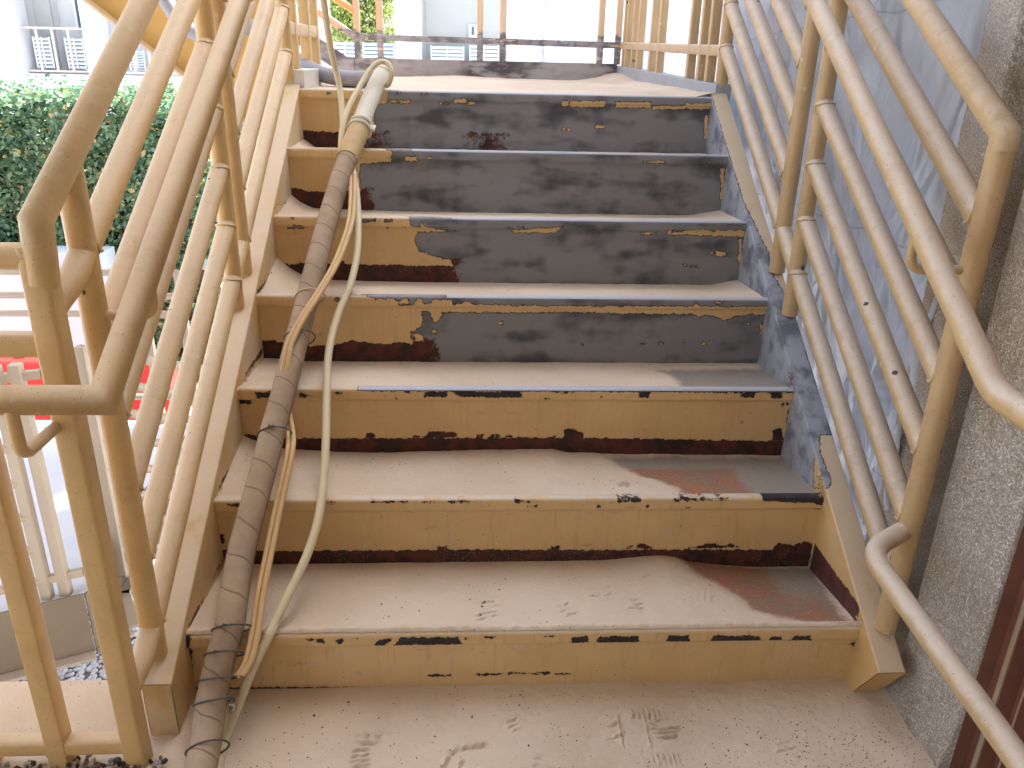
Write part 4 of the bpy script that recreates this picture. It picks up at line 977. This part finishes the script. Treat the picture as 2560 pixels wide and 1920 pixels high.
for z in [PZ+.09+.155*i for i in range(7)]:
    mb = MB(); mb.tube([(-3.4, .36, z), (-1.9, 1.088, z), (pA[0], pA[1], z)], .02, 12); mb.build('rail', M_BACKRAIL, ng)
for z in (PZ+.09, PZ+1.0):
    mb = MB(); mb.bar((pA[0], pA[1], z), (pB[0]+.07, pB[1]+.03, z), .03, .035, .005); mb.bar((pB[0]+.072, pB[1]+.032, z), (-1.0, 1.56, z), .03, .035, .005); mb.build('rail', M_BACKRAIL, ng)
# far guard and sloping guard
fgd = thing('landing_guard', (-2, 3.3, PZ), 'pale horizontal guard along the far edge of the lower landing', 'railing', 'guards of the lower landing')
for zz in (.16, .02, -.09, -.62):
    mb = MB(); mb.tube([(-4.2, 3.2, zz), (-1.08, 3.2, zz)], .021, 12); mb.build('rail', M_BACKRAIL, fgd)
for x in (-3.6, -2.4, -1.3, -1.08): sq('post', x, 3.2, PZ, .17, M_BACKRAIL, fgd, .042)
sg = thing('stair_guard', (-1, 2.6, PZ), 'pale sloping guard of the lower flight glimpsed between the left guard rails', 'railing')
for i in range(9):
    z = .16-.145*i
    mb = MB(); mb.tube([(-1.06, 1.90, z), (-.42, 3.0, z-.62)], .021, 12); mb.build('rail', M_BACKRAIL, sg)
for t_ in (0, .5, 1):
    sq('post', -1.06+.64*t_, 1.90+1.1*t_, PZ-.2-.62*t_, .17-.62*t_, M_BACKRAIL, sg, .042)
mb = MB(); vs = []
for dx in (0, .01):
    vs += [(-1.06+dx, 1.88, PZ-.12), (-.40+dx, 3.02, PZ-.80), (-.40+dx, 3.02, PZ-.52), (-1.06+dx, 1.88, PZ+.10)]
mb.add(vs, [(3, 2, 1, 0), (4, 5, 6, 7), (0, 1, 5, 4), (1, 2, 6, 5), (2, 3, 7, 6), (3, 0, 4, 7)])
mb.build('stringer', M_FASC, lp)

# ground, pebbles, path
mb = MB(); mb.add([(-60, -30, GZ), (60, -30, GZ), (60, 90, GZ), (-60, 90, GZ)], [(0, 1, 2, 3)])
o = mb.build('ground', plain('pale concrete ground', (.55, .56, .58), .9, .1, 1.5, .002, 30)); setp(o, kind='structure')
rnd = random.Random(11); mb = MB()
ico = bmesh.new(); bmesh.ops.create_icosphere(ico, subdivisions=2, radius=1)
iv = [v.co.copy() for v in ico.verts]; fi = [[v.index for v in f.verts] for f in ico.faces]; ico.free()
i0 = 0
for gx in np.arange(-2.3, -.35, .030):
    for gy in np.arange(.9, 3.0, .030):
        if rnd.random() < .06: continue
        s = rnd.uniform(.012, .020); e = Vector((s*rnd.uniform(.9, 1.5), s*rnd.uniform(.8, 1.1), s*rnd.uniform(.5, .75)))
        q = Quaternion((0, 0, 1), rnd.uniform(0, 6.28)) @ Quaternion((1, 0, 0), rnd.uniform(-.5, .5))
        c = Vector((gx+rnd.uniform(-.01, .01), gy+rnd.uniform(-.01, .01), GZ+rnd.uniform(.004, .018)))
        mb.add([c+q @ Vector((v.x*e.x, v.y*e.y, v.z*e.z)) for v in iv[:42]], fi, 0, True)
tp = NT('white pebbles'); g = tp.n('ShaderNodeNewGeometry'); tp.out(tp.mix(g.outputs['Random Per Island'], (.62, .64, .68), (.86, .86, .86)), .7)
o = mb.build('pebbles', tp.m); setp(o, 'bed of white pebbles below the lower landing', 'gravel', kind='stuff')
mb = MB(); mb.add([(-2.4, .8, GZ+.004), (-.3, .8, GZ+.004), (-.3, 3.1, GZ+.004), (-2.4, 3.1, GZ+.004)], [(0, 1, 2, 3)])
o = mb.build('soil', plain('dark soil', (.22, .23, .25), .95)); setp(o, kind='structure')

# red water-filled barrier
M_RED = plain('red plastic', (.80, .035, .025), .35, .06, 5, .001, 30)
rb = thing('traffic_barrier', (-2.2, 3.9, GZ), 'bright red plastic road barrier beyond the lower landing', 'barrier')
def barrier(x0, x1, y, zt):
    mb = MB(); w = .20
    prof = [(-.26, GZ), (-.26, GZ+.12), (-.14, GZ+.34), (-.11, zt-.02), (-.09, zt), (.09, zt), (.11, zt-.02), (.14, GZ+.34), (.26, GZ+.12), (.26, GZ)]
    n = len(prof); vs = [(x0, y+a, z) for a, z in prof]+[(x1, y+a, z) for a, z in prof]
    mb.add(vs, [(i, i+1, n+i+1, n+i) for i in range(n-1)]+[tuple(range(n))[::-1], tuple(range(n, 2*n))])
    mb.build('body', M_RED, rb, bevel=.01)
    for cx in (x0+.12, x1-.12):
        m2 = MB(); m2.tube([(cx, y, zt+.001), (cx, y, zt+.012)], .07, 24, caps=False); m2.add([(cx+.07*math.cos(a), y+.07*math.sin(a), zt+.002) for a in [k*math.pi/12 for k in range(24)]], [tuple(range(24))])
        m2.build('lug_hole', plain('deep red', (.45, .01, .01), .5), rb)
    cx = x0+.48*(x1-x0); m2 = MB(); m2.tube([(cx, y, zt), (cx, y, zt+.012)], .055, 24); m2.build('filler_cap', plain('dark cap', (.10, .13, .17), .5), rb)
barrier(-3.35, -1.45, 3.85, -.60)
# black ribbed pipe standing behind the barrier
cp = thing('ribbed_pipe', (-1.62, 4.6, GZ), 'black ribbed drain pipe standing by the red barrier', 'pipe')
mb = MB(); pts = []; rr = []
for i in range(60): pts.append((-1.95+i*.008, 5.0, GZ+.5+i*.017)); rr.append(.125+(.012 if i % 3 else -.010))
mb.tube(pts, rr, 20); mb.build('pipe', plain('black plastic', (.035, .045, .06), .4), cp)

# white wrapped blocks/wall beyond (pale tarpaulin covered planter)
mb = MB(); mb.box(-6.5, -2.6, 5.6, 5.9, GZ, -.30); o = mb.build('low_wall', plain('pale low wall', (.48, .56, .66), .8, .08, 2)); setp(o, 'low pale wall standing below the hedge', 'wall')

# hedge
def leaves(mb, n, fpos, s0, s1, rnd, up=.4):
    for _ in range(n):
        c, nrm = fpos(rnd); s = rnd.uniform(s0, s1)
        a = Vector((rnd.gauss(0, 1), rnd.gauss(0, 1), rnd.gauss(0, 1))).normalized()
        nn = (Vector(nrm)*.7+a*.8+Vector((0, 0, up))).normalized()
        u = nn.cross(Vector((rnd.gauss(0, 1), rnd.gauss(0, 1), rnd.gauss(0, 1)))).normalized(); v = nn.cross(u)
        w = .30*s
        mb.add([c-u*s*.5, c+v*w+nn*.10*s, c+u*s*.5, c-v*w+nn*.10*s], [(0, 1, 2), (0, 2, 3)])
M_LEAF = mat_leaf('hedge leaves', (.05, .13, .07), (.21, .36, .20), (.52, .44, .16))
hd = thing('hedge', (-3.5, 7.0, GZ), 'dense green glossy-leaved hedge before the pale building', 'hedge')
rnd = random.Random(5)
def hp(rnd):
    x = rnd.uniform(-5.6, -1.55); t = rnd.random()
    top = .93+.10*noise.noise(Vector((x*1.3, 0, 0)))+.09*noise.noise(Vector((x*5, 0, 0)))
    if t < .22: 
        y = rnd.uniform(6.0, 7.4); z = top+.06*noise.noise(Vector((x*4, y*4, 0)))+rnd.uniform(-.1, .05)+(rnd.random() < .12)*rnd.uniform(0, .14); n = (0, -.2, 1)
    else:
        z = GZ+(top-GZ)*rnd.random()**.7; y = 6.0+.13*noise.noise(Vector((x*2.2, z*2.2, 5)))+.07*noise.noise(Vector((x*7, z*7, 8)))+abs(rnd.gauss(0, .07)); n = (0, -1, .2)
    return Vector((x, y, z)), n
mb = MB(); leaves(mb, 34000, hp, .035, .085, rnd); mb.build('foliage', M_LEAF, hd)
mb = MB()
for x in np.arange(-5.5, -1.6, .10):
    P = [(x+rnd.uniform(-.05, .05), 6.25, GZ)]
    for k in range(5): P.append((P[-1][0]+rnd.uniform(-.08, .08), 6.25+rnd.uniform(-.08, .08), P[-1][2]+.48))
    mb.tube(P, [.02, .017, .014, .011, .008, .005], 6)
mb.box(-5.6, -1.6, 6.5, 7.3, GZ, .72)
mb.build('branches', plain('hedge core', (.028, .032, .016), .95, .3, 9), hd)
# loose foliage clump nearer, right of the hedge
M_LEAF2 = mat_leaf('shrub leaves', (.02, .07, .03), (.08, .20, .07), (.2, .25, .08))
sh = thing('shrub', (-1.3, 4.6, GZ), 'loose green shrub glimpsed low between the left guard rails', 'shrub')
def sp_(rnd):
    a = Vector((rnd.gauss(0, 1), rnd.gauss(0, 1), rnd.gauss(0, 1))).normalized()*rnd.uniform(.5, 1)
    return Vector((-1.42+a.x*.42, 4.9+a.y*.35, -.95+a.z*.62)), a
mb = MB(); leaves(mb, 2600, sp_, .05, .09, rnd); mb.build('foliage', M_LEAF2, sh)
mb = MB()
for k in range(9): mb.tube([(-1.3, 4.9, GZ), (-1.42+rnd.uniform(-.15, .15), 4.9+rnd.uniform(-.1, .1), -1.3), (-1.42+rnd.uniform(-.35, .35), 4.9+rnd.uniform(-.25, .25), rnd.uniform(-1, -.5))], [.012, .009, .004], 6)
mb.build('stem', plain('shrub stem', (.06, .045, .03), .9), sh)

# ------------------------------------------------------------------ pale building beyond
M_WALL = plain('pale rendered wall', (.64, .64, .64), .9, .04, 1.2); M_WALL2 = plain('grey rendered wall', (.40, .41, .39), .9, .04, 1.5)
M_SHUT = plain('white louvre', (.78, .80, .82), .6, .03); M_GLASS = plain('window glass', (.10, .15, .19), .12)
M_FENCE = plain('pinkish balcony rail', (.60, .49, .42), .6)
bd = thing('apartment_building', (-5, 21, GZ), 'pale apartment building with louvred balconies beyond the hedge', 'building')
mb = MB()
mb.box(-14, -10.05, 21.6, 22, GZ, 9); mb.box(-9.0, -3.1, 21.6, 22, GZ, 9); mb.box(-1.30, 12, 21.6, 22, GZ, 9); mb.box(-10.05, -9.0, 21.9, 22.2, GZ, 9)
mb.build('wall', M_WALL, bd)
for (x0, x1) in ((-11.5, -10.55), (-1.30, -.66), (-8.95, -8.6)):
    mb = MB(); mb.box(x0, x1, 20.6, 21.3, GZ, 9); mb.build('column', M_WALL, bd)
mb = MB(); mb.box(-.58, 1.40, 21.52, 21.59, 1.2, 2.9); mb.build('recess', M_WALL2, bd)
mb = MB(); mb.box(-10.48, -10.05, 21.52, 21.59, .8, 2.9); mb.build('recess', M_WALL2, bd)
mb = MB(); mb.box(.55, .76, 21.44, 21.515, 1.80, 2.12); ls = mb.build('wall_lantern', M_SHUT, bd)
mb = MB(); mb.box(.62, .69, 21.40, 21.437, 1.86, 2.06); mb.build('lamp_glass', M_GLASS, ls)
def louvre(x0, x1, z0, z1, y=21.05, n=8):
    mb = MB(); h = (z1-z0)/n
    mb.box(x0, x0+.03, y, y+.04, z0, z1); mb.box(x1-.03, x1, y, y+.04, z0, z1); c = (x0+x1)/2; mb.box(c-.015, c+.015, y, y+.04, z0, z1)
    for i in range(n): mb.add([(x0+.03, y+.002, z0+i*h+h*.15), (x1-.03, y+.002, z0+i*h+h*.15), (x1-.03, y+.035, z0+i*h+h*.8), (x0+.03, y+.035, z0+i*h+h*.8)], [(0, 1, 2, 3)])
    mb.box(x0, x1, y+.06, y+.07, z0, z1, 1)
    return mb.build('shutter', [M_SHUT, plain('dark behind louvre', (.20, .30, .36), .6)], bd)
for a in ((-10.41, -9.98, .82, 1.56), (-9.63, -9.17, .82, 1.56), (-8.1, -7.7, .8, 1.3)): louvre(*a)
for a in ((-.43, .43, 1.15, 1.58), (.57, 1.33, 1.15, 1.62), (-2.91, -2.35, 1.15, 1.62), (-2.17, -1.36, 1.15, 1.62)): louvre(*a, n=5)
def win(x0, x1, z0, z1, y=21.5):
    mb = MB(); t_ = .05
    for b in ((x0, x0+t_, z0, z1), (x1-t_, x1, z0, z1), (x0+t_, x1-t_, z0, z0+t_), (x0+t_, x1-t_, z1-t_, z1), ((x0+x1)/2-.02, (x0+x1)/2+.02, z0+t_, z1-t_)): mb.box(b[0], b[1], y, y+.09, b[2], b[3])
    w = mb.build('window', M_SHUT, bd)
    mb = MB(); mb.box(x0+.03, x1-.03, y+.04, y+.05, z0+.03, z1-.03); mb.build('pane', M_GLASS, w)
win(-9.60, -9.05, 1.75, 3.2, 21.80); win(-5.5, -4.6, 1.4, 3.0); win(-7.8, -6.9, 1.4, 3.0)
mb = MB()
for (x0, x1) in ((-10.60, -9.05), (-8.3, -4.4)):
    mb.box(x0, x1, 20.88, 20.93, 1.74, 1.79); mb.box(x0, x1, 20.88, 20.93, .74, .79); 
    n = int((x1-x0)/.36)
    for k in range(n+1): xx = x0+(x1-x0)*k/n; mb.box(xx-.03, xx+.03, 20.885, 20.925, .79, 1.74)
mb.build('balcony_rail', M_FENCE, bd)
mb = MB(); mb.box(-10.9, -3.2, 20.8, 21.6, .03, .70); mb.build('balcony_wall', M_WALL, bd)
mb = MB(); mb.box(-10.95, -3.1, 20.75, 21.6, .58, .64); mb.build('ledge', M_WALL, bd)
mb = MB(); mb.box(-3.1, 3.5, 20.9, 21.4, GZ, 1.12); mb.build('balcony_wall', M_WALL, bd)
# tree beyond
tr = thing('tree', (-2.2, 24, GZ), 'sunlit yellow-green tree beyond the far landing guard', 'tree')
M_TLEAF = mat_leaf('sunlit leaves', (.12, .20, .03), (.34, .42, .10), (.55, .55, .22))
rnd = random.Random(8); mb = MB(); cl = [(Vector((-2.3+rnd.uniform(-1.1, 1.1), 24.5+rnd.uniform(-.8, .8), rnd.uniform(1.0, 4.6))), rnd.uniform(.35, .7)) for _ in range(34)]
def tpz(rnd):
    c, r = rnd.choice(cl); a = Vector((rnd.gauss(0, 1), rnd.gauss(0, 1), rnd.gauss(0, 1))).normalized()
    return c+a*r*rnd.uniform(.6, 1), a
leaves(mb, 16000, tpz, .07, .13, rnd); mb.build('crown', M_TLEAF, tr)
mb = MB(); mb.tube([(-2.2, 24.5, GZ), (-2.25, 24.5, 0), (-2.3, 24.5, 1.5), (-2.2, 24.5, 3)], [.16, .13, .1, .05], 12)
for k in range(14):
    c = cl[k][0]; mb.tube([(-2.28, 24.5, rnd.uniform(.6, 2.4)), (c.x*.5-1.15, 24.5, c.z-.3), tuple(c)], [.05, .035, .012], 8)
mb.build('trunk', plain('bark', (.16, .12, .09), .9), tr)

# ------------------------------------------------------------------ unseen roof and walls added to shade the lower flight
M_CEIL = plain('beige shade ceiling', (.52, .42, .30), .9, .05, 2)
mb = MB(); mb.box(-2.6, 3.2, -3.2, .30, 2.95, 3.15); o = mb.build('shade_ceiling', M_CEIL); setp(o, kind='structure')  # out-of-view roof slab, put in and sized to darken the foreground
mb = MB(); mb.box(-2.6, 3.2, -3.4, -3.2, -.3, 2.94); o = mb.build('rear_light_block', plain('rear light block', (.52, .46, .40), .9)); setp(o, 'unseen beige wall added behind the viewer to block light', 'wall')  # unseen wall, added to cut the light from behind the camera
mb = MB(); mb.box(1.9, 2.1, -3.19, 2.4, -.3, 2.945); o = mb.build('side_light_block', plain('side light block', (.62, .64, .68), .9, .05, 2)); setp(o, 'unseen pale wall added behind the plastic sheeting and the stucco column to block light', 'wall')  # unseen wall, added to block light and dim the sheeting

# ------------------------------------------------------------------ light
w = bpy.data.worlds.new('World'); SC.world = w; w.use_nodes = True
nt = w.node_tree; bgd = nt.nodes['Background']
sky = nt.nodes.new('ShaderNodeTexSky'); sky.sky_type = 'NISHITA'; sky.sun_disc = False
EL, AZ = math.radians(57), math.radians(55)     # sun ahead and to the right, softened by the plastic sheeting
sky.sun_elevation = EL; sky.sun_rotation = AZ; sky.air_density = 1.0; sky.dust_density = 3.5; sky.ozone_density = .8
hs = nt.nodes.new('ShaderNodeHueSaturation'); hs.inputs['Saturation'].default_value = .62; nt.links.new(sky.outputs[0], hs.inputs['Color']); nt.links.new(hs.outputs[0], bgd.inputs[0]); bgd.inputs[1].default_value = .15
sd = bpy.data.lights.new('sun', 'SUN'); sd.energy = 4.0; sd.angle = math.radians(1.5); sd.color = (1, .95, .86)
so = bpy.data.objects.new('sun', sd); COL.objects.link(so)
dirv = Vector((math.sin(AZ)*math.cos(EL), math.cos(AZ)*math.cos(EL), math.sin(EL)))
so.rotation_euler = (-dirv).to_track_quat('-Z', 'Y').to_euler()
SC.view_settings.view_transform = 'Standard'; SC.view_settings.look = 'None'; SC.view_settings.gamma = 1
SC.view_settings.exposure = 2.12
